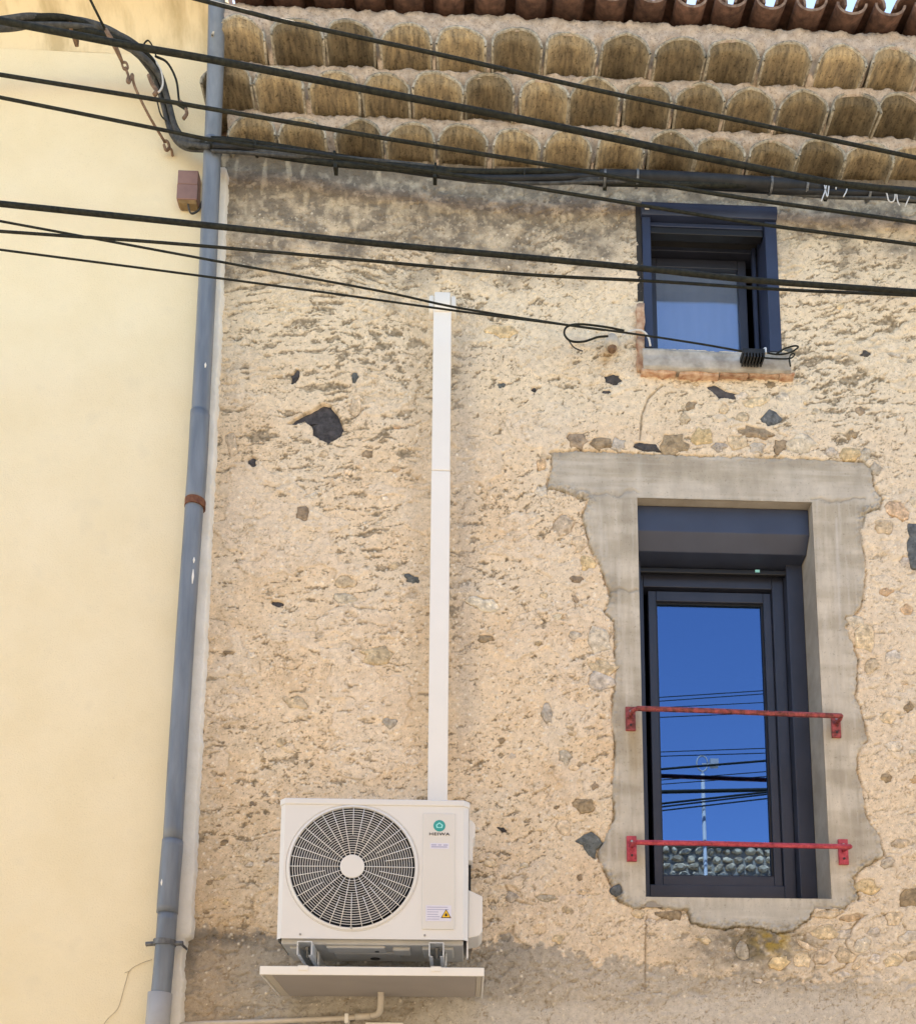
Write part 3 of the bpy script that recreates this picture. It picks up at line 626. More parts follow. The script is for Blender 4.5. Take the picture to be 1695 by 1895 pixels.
tg = P(1401, 1057, .198); MB().box(tg.x - .012, tg.x + .012, .196, .2, tg.z - .007, tg.z + .007).build('shutter_tag', 'teal_light', wl)
MB().box(W1[0], W1[1] + .0, .34, .36, 3.0, 5.4).build('inner_wall', 'room', wl) if False else None
rm = MB(); 
rm.box(W1[0] - .6, W1[1] + .8, 2.4, 2.45, 2.6, 7.3); rm.box(W1[0] - .6, W1[0] - .55, .5, 2.4, 2.6, 7.3); rm.box(W1[1] + .75, W1[1] + .8, .5, 2.4, 2.6, 7.3)
rm.box(W1[0] - .6, W1[1] + .8, .5, 2.45, 2.5, 2.6); rm.box(W1[0] - .6, W1[1] + .8, .5, 2.45, 5.55, 5.65); rm.box(W1[0] - .6, W1[1] + .8, .5, 2.45, 7.25, 7.35)
rm.build('dim_room', 'room', house)

# ---- upper window
ux0, ux1, uz0, uz1 = W2
gy = .20
hx0, hx1 = P(1214, 600, gy).x, P(1365, 600, gy).x; hz0, hz1 = uz0 + .0, P(1290, 503, gy).z
wu = frame_ring(MB(), ux0 + .016, ux1 - .008, uz0 - .02, hz1 + .16, .05, .16, .26, tt=.07).build('window', 'alu', house, bevel=.004)
wu['label'] = 'small navy window with open shutter box under the cornice'
frame_ring(MB(), hx0 - .045, hx1 + .05, uz0 - .05, hz1 + .055, .046, .175, .22, tt=.055).build('sash', 'alu', wu, bevel=.004)
MB().box(hx0, hx1 + .004, .197, .203, uz0 - .01, hz1).build('pane', 'glass_up', wu)
MB().box(hx0 - .004, hx1 + .008, .206, .210, uz0 - .05, hz1 + .02).build('blind', 'curtain', wu)
MB().box(ux0 + .001, ux0 + .047, -.012, .15, uz0 + .002, uz1 - .095).build('guide_rail', 'alu_blue', wu, bevel=.003)
MB().box(ux1 - .066, ux1 - .001, -.012, .15, uz0 + .002, uz1 - .095).build('guide_rail', 'alu_blue', wu, bevel=.003)
for a, b in ((hx1 + .075, hx1 + .095), (hx1 + .12, hx1 + .135)): MB().box(a, b, .135, .16, uz0 + .002, hz1 + .1).build('frame_rib', 'alu_blue', wu, bevel=.002)
MB().sweep_x([(-.008, uz1 - .002), (-.03, uz1 - .02), (-.036, uz1 - .05), (-.022, uz1 - .092), (.10, uz1 - .092), (.10, uz1 - .002)], ux0 - .004, ux1 + .002).build('shutter_box', 'alu_blue', wu, bevel=.004)
MB().box(ux0 + .05, ux1 - .07, .01, .03, uz1 - .128, uz1 - .103).build('shutter_slat', 'alu_blue', wu, bevel=.004)
MB().box(ux0 + .05, ux1 - .07, .012, .06, uz1 - .170, uz1 - .131).build('shutter_slat', 'rubber', wu, bevel=.004)
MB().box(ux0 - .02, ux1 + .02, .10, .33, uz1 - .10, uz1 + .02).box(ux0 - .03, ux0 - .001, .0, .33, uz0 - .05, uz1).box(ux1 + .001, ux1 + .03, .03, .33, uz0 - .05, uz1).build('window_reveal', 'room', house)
tg = P(1197, 384, -.04); MB().box(tg.x - .012, tg.x + .012, -.040, -.034, tg.z - .006, tg.z + .006).build('shutter_tag', 'white', wu)
# sill and the bricks round it
def rough_block(x0, x1, y0, y1, z0, z1, name, mat, parent, amp=.006, n=10):
    bm = bmesh.new(); bmesh.ops.create_cube(bm, size=1)
    bmesh.ops.subdivide_edges(bm, edges=bm.edges[:], cuts=n if n < 8 else 7, use_grid_fill=True)
    sx, sy, sz = x1 - x0, y1 - y0, z1 - z0; org = ORG[parent.name]
    for v in bm.verts:
        p = Vector((x0 + (v.co.x + .5) * sx, y0 + (v.co.y + .5) * sy, z0 + (v.co.z + .5) * sz))
        k = Vector((perlin(np.array([p.x * 20]), np.array([p.z * 26]), 3)[0], perlin(np.array([p.x * 18]), np.array([p.z * 30]), 8)[0], perlin(np.array([p.x * 26]), np.array([p.y * 20]), 5)[0]))
        v.co = p + k * amp * 2 - org
    me = bpy.data.meshes.new(name); bm.to_mesh(me); bm.free(); me.materials.append(MAT[mat])
    me.polygons.foreach_set('use_smooth', [True] * len(me.polygons))
    o = bpy.data.objects.new(name, me); COL.objects.link(o); o.parent = parent; ORG[o.name] = org; return o
sx0, sx1 = P(1191, 670, -.05).x, P(1462, 670, -.05).x
st_, sb_ = P(1300, 650, -.05).z, P(1300, 683, -.05).z
sill = rough_block(sx0, sx1, -.052, .16, sb_, st_, 'sill', 'sill', house, .004)
for a, b in ((1186, 1252), (1258, 1330), (1333, 1382), (1384, 1440), (1442, 1470)):
    rough_block(P(a, 690, -.03).x, P(b, 690, -.03).x, -.034, .02, P(1300, 692 + random.uniform(-2, 3), -.03).z, sb_ + .004, 'brick', 'brick', sill, .005, 4)
for a, b in ((562, 622), (624, 684)):
    rough_block(P(1177, 600, -.02).x, P(1193, 600, -.02).x - .004, -.024, .02, P(1185, b, -.02).z, P(1185, a, -.02).z, 'brick', 'brick', sill, .005, 4)

# ---- tiled cornice (three corbelled rows of half-round tiles)
def tile_mesh(w, rise, L, th, seg=14, fill=0.0):
    """half-round tile, convex up, front at y = 0, runs to +y; origin at the middle of its base; fill = mortar packed under the crown"""
    v = []; f = []; mi = []
    def prof(a, b, n, p=.92): return [(-a * math.cos(math.pi * i / n), b * math.sin(math.pi * i / n) ** p) for i in range(n + 1)]
    o_ = prof(w / 2, rise, seg); i_ = prof(w / 2 - th, rise - th, seg); k_ = prof(w / 2 - th - .002, (rise - th) * (1 - fill), seg, .8) if fill else i_; n = seg + 1
    ys = [0, L * .16, L * .34, L]
    for y in ys:
        k = 1 - .05 * y / L
        v += [(x * k, y, z) for x, z in o_]
        v += [(x * k, y + (.012 if fill and y == 0 else 0), z) for x, z in (k_ if fill else i_)]
    for r in range(len(ys) - 1):
        a, b = r * 2 * n, (r + 1) * 2 * n
        for i in range(seg):
            f.append((a + i, a + i + 1, b + i + 1, b + i)); mi.append(1)
            f.append((a + n + i, b + n + i, b + n + i + 1, a + n + i + 1)); mi.append(0)
        f.append((a, b, b + n, a + n)); mi.append(1); e = seg; f.append((a + e, a + n + e, b + n + e, b + e)); mi.append(1)
    if fill:
        q = len(v); v += [(x, 0, z) for x, z in i_]; v += [(x, .009, z) for x, z in i_]
        for i in range(seg):
            f.append((i, q + i, q + i + 1, i + 1)); mi.append(1)
            f.append((q + i, q + n + i, q + n + i + 1, q + i + 1)); mi.append(1)
            f.append((q + n + i, n + i, n + i + 1, q + n + i + 1)); mi.append(0)
    else:
        for i in range(seg): f.append((i, n + i, n + i + 1, i + 1)); mi.append(1)
    return v, f, mi
TM = []
for k in range(9):
    v, f, mi = tile_mesh(.272, RISE, .30, .011, 14, .42)
    me = bpy.data.meshes.new('cornice_tile')
    ph = k * 9.1
    v = [(x + .004 * math.sin(z * 40 + ph), y + (.010 * math.sin(x * 23 + ph) + random.uniform(-.002, .002) if y < .02 else 0), (z * (1 + .05 * math.sin(ph)) + .006 * math.sin(x * 31 + ph) + z * .16 * (k % 3 == 1) * (1 - abs(x) / .1)) - .10 * z * (k % 3 == 1)) for x, y, z in v]
    me.from_pydata(v, [], f); me.materials.append(MAT['tile']); me.materials.append(MAT['tile_rim']); me.polygons.foreach_set('material_index', mi)
    me.polygons.foreach_set('use_smooth', [True] * len(me.polygons)); me.update(); TM.append(me)
ROWS = [[468, 560, 664, 760, 857, 956, 1052, 1147, 1241, 1331, 1428, 1519, 1607, 1692],
        [420, 516, 620, 714, 811, 905, 1006, 1101, 1197, 1294, 1390, 1488, 1584, 1668],
        [442, 550, 648, 752, 853, 956, 1056, 1158, 1260, 1356, 1458, 1562, 1656]]
row_x = []
for r, us in enumerate(ROWS):
    vpix = (235, 150, 80)[r]; q = [P(u, vpix + (u - 900) * .045, YF[r]).x for u in us]
    pt_ = (q[-1] - q[0]) / (len(q) - 1)
    while q[-1] + pt_ < XR - .1: q.append(q[-1] + pt_ + random.uniform(-.008, .008))
    row_x.append(q)
def mortar_course(m, xc_, zb, zt_, yf, amp=.011, x0=EDGE_X + .0, x1=XR, w=.268, rise=RISE):
    n = int((x1 - x0) / .012); xx = np.linspace(x0, x1, n)
    lowz = np.full(n, zb)
    for c in xc_:
        k = np.abs(xx - c) / (w / 2 - .004); inside = k < 1
        lowz[inside] = np.maximum(lowz[inside], zb + (rise - .006) * np.sqrt(1 - k[inside] ** 2) ** .92)
    zt_a = zt_ + .018 * fbm(xx, xx * 0 + 3, 12, 4, 5, .6)
    K = 7; b = len(m.v)
    for i in range(n):
        for j in range(K):
            t_ = j / (K - 1); z = lowz[i] + (zt_a[i] - lowz[i]) * t_
            y = yf + .012 + amp * float(perlin(np.array([xx[i] * 14]), np.array([z * 22]), 12)[0]) + .6 * amp * float(perlin(np.array([xx[i] * 45]), np.array([z * 60]), 15)[0])
            if lowz[i] < zb + rise * .42 and z < zb + rise * .75: y += .075 * (1 - max(0, (z - zb) / (rise * .75)) ** 2) + .02 * float(perlin(np.array([xx[i] * 30]), np.array([z * 40]), 19)[0])
            m.v.append((xx[i], y, z))
        m.v.append((xx[i], .1, zt_a[i])); m.v.append((xx[i], .1, lowz[i]))
    S = K + 2
    for i in range(n - 1):
        a, c = b + i * S, b + (i + 1) * S
        for j in range(S): j2 = (j + 1) % S; m.face((a + j, c + j, c + j2, a + j2))
    m.face([b + j for j in range(S)]); m.face([b + (n - 1) * S + j for j in range(S)][::-1])
mc = MB()
ZT = [Z0[1], Z0[2], 7.738]
for r in range(3): mortar_course(mc, row_x[r], Z0[r] + (0.0), ZT[r], YF[r])
cornice = mc.build('cornice', 'mortar', house, smooth=False)
cornice['label'] = 'pinkish mortar beds of the three-row tiled cornice'
for f in cornice.data.polygons: f.use_smooth = True
for r in range(3):
    for c in row_x[r]:
        o = bpy.data.objects.new('cornice_tile', random.choice(TM)); COL.objects.link(o); o.parent = cornice
        o.location = Vector((c, YF[r] + random.uniform(-.010, .008), Z0[r] + random.uniform(-.004, .004))) - ORG[house.name]
        o.rotation_euler = (random.uniform(-.02, .02), random.uniform(-.035, .035), random.uniform(-.05, .05)); o.scale = (random.uniform(.95, 1.02), 1, random.uniform(.93, 1.05))

# ---- roof: channel tiles, cover tiles, slab
SL = math.radians(15)
ZR = 7.742                                   # underside of the channel tiles at the mortar bed
rf = MB()
rf.sweep_x([(-.33, ZR + .002), (-.33, ZR + .012), (4.2, ZR + .012 + 4.53 * math.tan(SL)), (8.4, ZR), (8.4, ZR - .05), (4.2, ZR + 4.3 * math.tan(SL) - .1), (.1, ZR - .05)], EDGE_X - .06, XR + .1)
roof = rf.build('roof', 'deck', house)
def chan_mesh(name, w, dp, L, th, up):
    v, f, mi = tile_mesh(w, dp, L, th, 12); s = 1 if up else -1
    me = bpy.data.meshes.new(name); me.from_pydata([(x, y, s * z) for x, y, z in v], [], f)
    me.materials.append(MAT['roof_tile']); me.materials.append(MAT['roof_rim']); me.polygons.foreach_set('use_smooth', [True] * len(me.polygons))
    bm = bmesh.new(); bm.from_mesh(me); bmesh.ops.recalc_face_normals(bm, faces=bm.faces)
    for fc_ in bm.faces:
        if all(abs(q.co.y) < .001 for q in fc_.verts): fc_.material_index = 1; fc_.smooth = False
    bm.to_mesh(me); bm.free(); return me
CHM = chan_mesh('channel_tile', .165, .058, .46, .013, False); CVM = chan_mesh('cover_tile', .165, .075, .46, .013, True)
YL = min(((abs(P(1503, 14, -.36 - i * .002).z - ZR), -.36 - i * .002) for i in range(120)))[1]    # how far the channel tiles stick out
pitch = .2085; xs0 = P(1503, 12, YL).x
k0 = int((EDGE_X - xs0) / pitch); k1 = int((XR - xs0) / pitch)
for k in range(k0, k1 + 1):
    xk = xs0 + k * pitch + random.uniform(-.006, .006)
    for kind, me, dx, yy, zz in (('channel_tile', CHM, 0, YL, ZR + .058), ('cover_tile', CVM, pitch / 2, YL + .03, ZR + .050)):
        if xk + dx < EDGE_X + .03: continue
        for rr in range(2):
            o = bpy.data.objects.new(kind, me); COL.objects.link(o); o.parent = roof
            o.location = Vector((xk + dx + random.uniform(-.005, .005), yy + random.uniform(-.012, .012) + rr * .36, zz + rr * (.36 * math.tan(SL) + .014))) - ORG[house.name]
            o.rotation_euler = (SL, random.uniform(-.04, .04), random.uniform(-.03, .03))
print('roof overhang', YL)

# ================================================================== NEIGHBOUR
NY = -.05
nx = np.arange(EDGE_X - 3.3, EDGE_X + .001, .02); nz = np.concatenate([np.arange(0, 7.91, .02)])
NX, NZ = np.meshgrid(nx, nz); nh = .004 * fbm(NX, NZ, .9, 3, 120) + .0016 * fbm(NX, NZ, 6, 3, 121)
bm_ = MB(); ny_, nx_ = NX.shape
me = bpy.data.meshes.new('wall'); idx = np.arange(nx_ * ny_).reshape(ny_, nx_)
STRIP = .098
q = np.stack([idx[:-1, :-1], idx[:-1, 1:], idx[1:, 1:], idx[1:, :-1]], -1)
qx = (NX[:-1, :-1] + .01)
def simple_grid(name, mat, faces):
    used, inv = np.unique(faces.ravel(), return_inverse=True); org = np.array(ORG[neigh.name])
    co = np.stack([NX, NY - nh, NZ], -1).reshape(-1, 3)[used] - org
    me = bpy.data.meshes.new(name); me.from_pydata(co.tolist(), [], inv.reshape(-1, 4).tolist()); me.materials.append(MAT[mat])
    me.polygons.foreach_set('use_smooth', [True] * len(me.polygons)); o = bpy.data.objects.new(name, me); COL.objects.link(o); o.parent = neigh; ORG[o.name] = ORG[neigh.name]; return o
nwall = simple_grid('wall', 'cream', q[qx < EDGE_X - STRIP])
MB().box(EDGE_X - 3.3, EDGE_X - .002, .06, .5, 0, 7.75).box(EDGE_X - 3.3, EDGE_X - 3.1, .5, 8, 0, 7.75).box(EDGE_X - 3.3, EDGE_X, 7.8, 8, 0, 7.75).build('inner_masonry', 'deck', neigh)
# bare plaster strip with a ragged return edge
zz = np.arange(0, 7.10, .012); m = MB(); b = 0
for i, z in enumerate(zz):
    e = EDGE_X + .006 * float(perlin(np.array([z * 9]), np.array([.5]), 2)[0]) + .006 * float(perlin(np.array([z * 38]), np.array([1.5]), 4)[0])
    if z < 2.86: e -= .03 * (1 + .6 * float(perlin(np.array([z * 6]), np.array([2.5]), 4)[0]))
    m.v += [(EDGE_X - STRIP - .02, NY - .004, z), (e - .012, NY - .004, z), (e - .004, NY + .004, z), (e, NY + .075, z)]
for i in range(len(zz) - 1):
    for j in range(3): m.face((4 * i + j, 4 * i + j + 1, 4 * i + j + 5, 4 * i + j + 4))
m.build('plaster_strip', 'strip', neigh, smooth=True, fix=False)
# coved, stained cornice
def cove():
    m = MB(); pr = []
    zc0 = P(200, 98, NY).z
    for k in range(13):
        t = k / 12; pr.append((NY - .30 * (1 - math.cos(t * math.pi / 2)), zc0 + .26 * math.sin(t * math.pi / 2)))
    x_ = np.arange(EDGE_X - 3.3, EDGE_X - .03, .018)
    for x in x_:
        for k, (y, z) in enumerate(pr):
            t = k / 12
            sc = abs(math.sin((x - EDGE_X) * math.pi / .30))
            d = t * t * (.018 * sc) + .006 * float(perlin(np.array([x * 7]), np.array([z * 12]), 6)[0]) * t
            m.v.append((x, y - d, z))
        m.v.append((x, pr[-1][0] - .02, pr[-1][1] + .12)); m.v.append((x, .1, pr[-1][1] + .12))
    S = 15
    for i in range(len(x_) - 1):
        for j in range(S - 1): m.face((i * S + j, (i + 1) * S + j, (i + 1) * S + j + 1, i * S + j + 1))
    e = (len(x_) - 1) * S; m.v.append((x_[-1], .1, pr[0][1])); m.face([e + j for j in range(S)] + [len(m.v) - 1])
    return m.build('coved_cornice', 'cove', neigh, smooth=True), pr
cv, cpr = cove()
zt2 = cpr[-1][1] + .12
MB().sweep_x([(NY - .48, zt2), (NY - .48, zt2 + .05), (4.2, zt2 + 1.2), (8.4, zt2 + .05), (8.4, zt2)], EDGE_X - 3.3, EDGE_X - .06).build('roof', 'deck', neigh)
# hairline crack in the paint
for pts in ([(281, 1775), (262, 1783), (240, 1795), (236, 1815), (226, 1838), (216, 1868), (198, 1890), (180, 1925)], [(240, 1795), (232, 1800)]):
    w = [P(u + random.uniform(-2, 2), v + random.uniform(-2, 2), NY - .003) for u, v in pts]
    MB().tube(smooth_path(w, 5), .0013, 4).build('crack', 'crack', neigh)

# ================================================================== DOWNPIPE
dp = thing('downpipe', 'grey rainwater downpipe between the cream and the stone house', 'downpipe', (P(300, 1895, -.12).x, -.12, 0))
def pipe_pt(u, v): 
    y = float(np.interp(v, [-60, 20, 130, 270, 420, 700, 2000], [-.40, -.36, -.26, -.160, -.125, -.118, -.118])); return P(u, v, y)
def pline(pts, n=6): return smooth_path([pipe_pt(u, v) for u, v in pts], n)
PR = .0445
MB().tube(pline([(402, -40), (401, 40), (399, 130), (396, 210), (394, 270)]), PR * .95, 20).build('pipe_length', 'zinc', dp, smooth=True)
MB().tube(pline([(394, 262), (391, 350), (385, 500), (377, 660), (370, 790)]), PR, 20).build('pipe_length', 'zinc', dp, smooth=True)
MB().tube(pline([(371, 765), (366, 860), (361, 930)]), PR * 1.07, 20).build('socket_joint', 'zinc', dp, smooth=True)
MB().tube(pline([(361, 925), (350, 1080), (340, 1230), (330, 1390), (320, 1560)]), PR, 20).build('pipe_length', 'zinc', dp, smooth=True)
MB().tube(pline([(320.5, 1556), (315, 1620), (310, 1690)]), PR * 1.09, 20).build('socket_joint', 'zinc', dp, smooth=True)
MB().tube(pline([(311, 1688), (303, 1790), (297, 1850)]), PR, 20).build('pipe_length', 'zinc', dp, smooth=True)
e1 = pipe_pt(297, 1838); e2 = pipe_pt(291, 1910)
MB().tube([e1, e2, Vector((e2.x, e2.y, .12))], PR * 1.22, 20).build('boot_pipe', 'pvc_light', dp, smooth=True)
def ring_on(u, v, r, hgt, mat, name):
    a, b_ = pipe_pt(u, v), pipe_pt(u - .06 * hgt, v + hgt); MB().tube([a, b_], r, 24).build(name, mat, dp, smooth=False)
ring_on(362, 927, PR * 1.14, 13, 'clip_rust', 'pipe_clip')
ring_on(394, 268, PR * 1.16, 10, 'clip_grey', 'pipe_clip')
ring_on(305.5, 1740, PR * 1.16, 10, 'clip_grey', 'pipe_clip')
c = pipe_pt(305, 1746)
MB().tube([c + Vector((-.085, 0, -.004)), c + Vector((-.04, 0, 0))], .011, 10).tube([c + Vector((.04, 0, 0)), c + Vector((.085, 0, .002))], .011, 10).tube([c + Vector((.075, -.005, .0)), c + Vector((.075, .10, 0))], .006, 8).build('clip_lug', 'clip_grey', dp)
for u, v, l in ((387, 682, 9), (363, 1062, 26), (367, 1040, 10), (299, 1630, 16)):
    q_ = pipe_pt(u, v); n_ = Vector((.55, -.83, 0)) if u > 320 else Vector((-.5, -.86, 0)); ax = pipe_pt(np.interp(v, [270, 790, 1560, 1850], [394, 370, 320, 297]), v)
    a = ax + n_ * (PR + .0012); d_ = (pipe_pt(u - .07 * l, v + l) - q_)
    MB().tube([a, a + d_ * .5 + n_ * .001, a + d_], [.002, .006, .002], 6).build('paint_scuff', 'white', dp)

# ================================================================== TRUNKING
tr = thing('cable_trunking', 'tall white plastic trunking running up from the air conditioner', 'trunking', (-.149, -.03, 3.2))
tx0, tx1 = -.1955, -.1010
zt_, zj, zb2 = P(817, 566, -.06).z, P(812, 871, -.06).z, 3.30
MB().box(tx0, tx1, -.062, .012, zj + .002, zt_).build('duct_cover', 'white', tr, bevel=.006, seg=3)
MB().box(tx0 - .001, tx1 + .001, -.063, .012, zb2, zj - .001).build('duct_cover', 'white', tr, bevel=.006, seg=3)
cz0, cz1 = P(818, 572, -.08).z, P(818, 530, -.08).z; cm_ = (tx0 + tx1) / 2
pr = [(-.0, cz1 + .01), (-.03, cz1 + .006), (-.066, cz1 - .02), (-.082, cz0 + .05), (-.082, cz0 + .03), (-.068, cz0), (.01, cz0)]
MB().sweep_x(pr, tx0 + .006, tx1 - .006).build('end_cap', 'white', tr, bevel=.004)
for s in (-1, 1):
    xa = tx0 - .024 if s < 0 else tx1 - .0055; m = MB()
    m.sweep_x([(-.0, cz1 - .004), (-.028, cz1 - .010), (-.054, cz1 - .03), (-.066, cz0 + .045), (-.066, cz0 + .018), (-.05, cz0 + .004), (.01, cz0 + .004)], xa, xa + .0295)
    m.build('cap_cheek', 'white', tr, bevel=.010, seg=3)

# ================================================================== AIR CONDITIONER
ax0, ax1 = -.831, .003; ay0, ay1 = -.45, -.12; az0, az1 = 2.760, 3.402
ac = thing('air_conditioner', 'ivory outdoor air conditioning unit with round fan grille', 'air conditioner', ((ax0 + ax1) / 2, (ay0 + ay1) / 2, az0))
fc = P(652.6, 1604.7, ay0); fcx, fcz, FR = fc.x, fc.z, .273
# casing: front with a round opening, chamfered front corners
def casing():
    m = MB(); N = 96; ch = .022
    def rect_pt(a):
        dx, dz = math.cos(a), math.sin(a); ts = []
        if dx > 1e-9: ts.append((ax1 - ch - fcx) / dx)
        if dx < -1e-9: ts.append((ax0 + ch - fcx) / dx)
        if dz > 1e-9: ts.append((az1 - .024 - fcz) / dz)
        if dz < -1e-9: ts.append((az0 - fcz) / dz)
        t = min(ts); return (fcx + dx * t, fcz + dz * t)
    angs = sorted(set([2 * math.pi * i / N for i in range(N)] + [math.atan2(z - fcz, x - fcx) % (2 * math.pi) for x in (ax0 + ch, ax1 - ch) for z in (az0, az1 - .024)]))
    n = len(angs); b = 0
    R = FR + .022
    for a in angs: m.v.append((*[rect_pt(a)[0]], ay0, rect_pt(a)[1]))
    for rr, yy in ((R, ay0), (R - .004, ay0 + .004), (R - .010, ay0 - .006), (FR + .004, ay0 - .008), (FR, ay0 + .002), (FR, ay0 + .06), (FR - .03, ay0 + .09)):
        for a in angs: m.v.append((fcx + rr * math.cos(a), yy, fcz + rr * math.sin(a)))
    for r in range(7):
        m.cm = 1 if r >= 5 else 0
        for i in range(n):
            j = (i + 1) % n; m.face((r * n + i, r * n + j, (r + 1) * n + j, (r + 1) * n + i))
    return m
m = casing(); m.build('front_panel', ['ac', 'dark'], ac, smooth=False)
for f in bpy.data.objects['front_panel'].data.polygons: f.use_smooth = False
ch = .022; zt3 = az1 - .024
m = MB()   # side panels: chamfer + cheek, left and right, back, all above the base
for s, xe in ((-1, ax0), (1, ax1)):
    xi = xe + (ch if s < 0 else -ch)
    b = len(m.v); m.v += [(xi, ay0, az0), (xe, ay0 + ch, az0), (xe, ay1, az0), (xi, ay0, zt3), (xe, ay0 + ch, zt3), (xe, ay1, zt3)]
    m.face((b, b + 1, b + 4, b + 3)); m.face((b + 1, b + 2, b + 5, b + 4))
b = len(m.v); m.v += [(ax0, ay1, az0), (ax1, ay1, az0), (ax1, ay1, zt3), (ax0, ay1, zt3)]; m.face((b, b + 1, b + 2, b + 3))
m.build('side_panels', 'ac', ac)
m = MB(); o_ = .006
m.prism([(0, 0)] * 0 or [(ax0 - o_, 0), (ax1 + o_, 0), (ax1 + o_, 1), (ax0 - o_, 1)], 0, 1) if False else None
top = [(ax0 - o_, ay1 + .004), (ax1 + o_, ay1 + .004), (ax1 + o_, ay0 + ch - .002), (ax1 - ch + .002, ay0 - o_), (ax0 + ch - .002, ay0 - o_), (ax0 - o_, ay0 + ch - .002)]
m.v += [(x, y, zt3 - .006) for x, y in top] + [(x, y, az1) for x, y in top]
m.face(range(6)); m.face(range(6, 12))
for i in range(6): j = (i + 1) % 6; m.face((i, j, 6 + j, 6 + i))
m.build('top_lid', 'ac', ac, bevel=.006, seg=3)
# dark cavity and fan
MB().box(ax0 + .01, ax1 - .26, ay0 + .10, ay1 - .01, az0 + .015, zt3 - .01).build('cavity', 'dark', ac)
m = MB(); m.disc((fcx, fcz), .06, ay0 + .045, ay0 + .099, 24)
for k in range(3):
    a0 = k * 2 * math.pi / 3 + .4; b = len(m.v)
    for i in range(9):
        a = a0 + i * .13
        for rr in (.055, .15, .24): m.v.append((fcx + rr * math.cos(a + rr), ay0 + .09 - i * .006, fcz + rr * math.sin(a + rr)))
    for i in range(8):
        for j in range(2): m.face((b + i * 3 + j, b + i * 3 + j + 1, b + i * 3 + j + 4, b + i * 3 + j + 3))
m.build('fan', 'blade', ac)
# grille
m = MB(); HUB = .054; NR = 20
def ring(r, t, y):
    n = 80; pts = [(fcx + r * math.cos(2 * math.pi * i / n), y, fcz + r * math.sin(2 * math.pi * i / n)) for i in range(n + 1)]
    m.tube(pts, t, 5, cap=False)
for k in range(1, NR): ring(HUB + (FR - HUB) * k / NR, .0016, ay0 - .004 - .006 * (1 - k / NR))
NS = 36
for k in range(NS):
    a = 2 * math.pi * k / NS; r0 = HUB - .004 if k % 2 == 0 else HUB + (FR - HUB) * (.42 if k % 4 == 1 else .30)
    m.tube([(fcx + r0 * math.cos(a), ay0 - .012, fcz + r0 * math.sin(a)), (fcx + (FR + .002) * math.cos(a), ay0 - .005, fcz + (FR + .002) * math.sin(a))], .0020, 5)
m.build('fan_grille', 'ac', ac, smooth=True)
MB().disc((fcx, fcz), HUB, ay0 - .016, ay0 - .004, 40).build('grille_hub', 'ac', ac, bevel=.004)
sp = P(650, 1716.5, ay0 - .01); MB().disc((sp.x, sp.z), .006, ay0 - .012, ay0 - .006, 12).build('screw', 'bolt', ac)
for u, v in ((556, 1729), (786, 1731)):
    q_ = P(u, v, ay0); MB().disc((q_.x, q_.z), .005, ay0 - .003, ay0 + .002, 12).build('screw', 'bolt', ac)
# raised service panel on the right of the front
a = P(783, 1505, ay0); b_ = P(841, 1721, ay0)
MB().box(a.x, b_.x, ay0 - .006, ay0 + .004, b_.z, a.z).build('service_panel', 'ac_panel', ac, bevel=.005, seg=3)
# base pan with pressed shapes
m = MB(); m.box(ax0 + .02, ax1 - .02, ay0 + .018, ay1, az0 - .022, az0 + .012); base_pan = m.build('base_pan', 'base', ac, bevel=.006)
for x0, x1, y0, y1, d in ((-.62, -.36, -.42, -.33, .012), (-.60, -.30, -.31, -.20, .010), (-.33, -.25, -.40, -.30, .016), (-.20, -.06, -.41, -.24, .014), (-.78, -.70, -.40, -.2, .012)):
    MB().box(x0, x1, y0, y1, az0 - .022 - d, az0 - .018).build('pressing', 'base', base_pan, bevel=.009, seg=3)
for x, y in ((-.40, -.36), (-.16, -.31), (-.42, -.22)):
    MB().tube([(x, y, az0 - .036), (x, y, az0 - .020)], .010 if y < -.25 else .022, 12).build('drain_hole', 'dark', base_pan)
# side fittings
fx = ax1
c0, c1 = P(897, 1735, -.33), P(875, 1652, -.33)
vc = MB(); zt4 = P(890, 1652, -.36).z; zb4 = P(890, 1737, -.36).z
vc.prism([(fx, zb4 - .01), (fx + .048, zb4), (fx + .064, zb4 + .02), (fx + .064, zt4 - .03), (fx, zt4)], -.405, -.20)
vc.build('valve_cover', 'ac', ac, bevel=.006, seg=3)
zh0, zh1 = P(880, 1606, -.3).z, P(880, 1532, -.3).z
MB().prism([(fx, zh0), (fx + .020, zh0), (fx + .020, zh0 + .10), (fx + .030, zh0 + .115), (fx + .030, zh1 - .02), (fx + .012, zh1), (fx, zh1)], -.40, -.28).build('carry_handle', 'ac', ac, bevel=.004)
MB().box(fx + .001, fx + .012, -.34, -.15, zt4 - .02, zh0 - .002).build('pipe_opening', 'dark', ac)
MB().box(fx - .006, fx + .001, -.42, -.40, az0 - .075, az0 + .01).build('corner_flange', 'ac', ac)
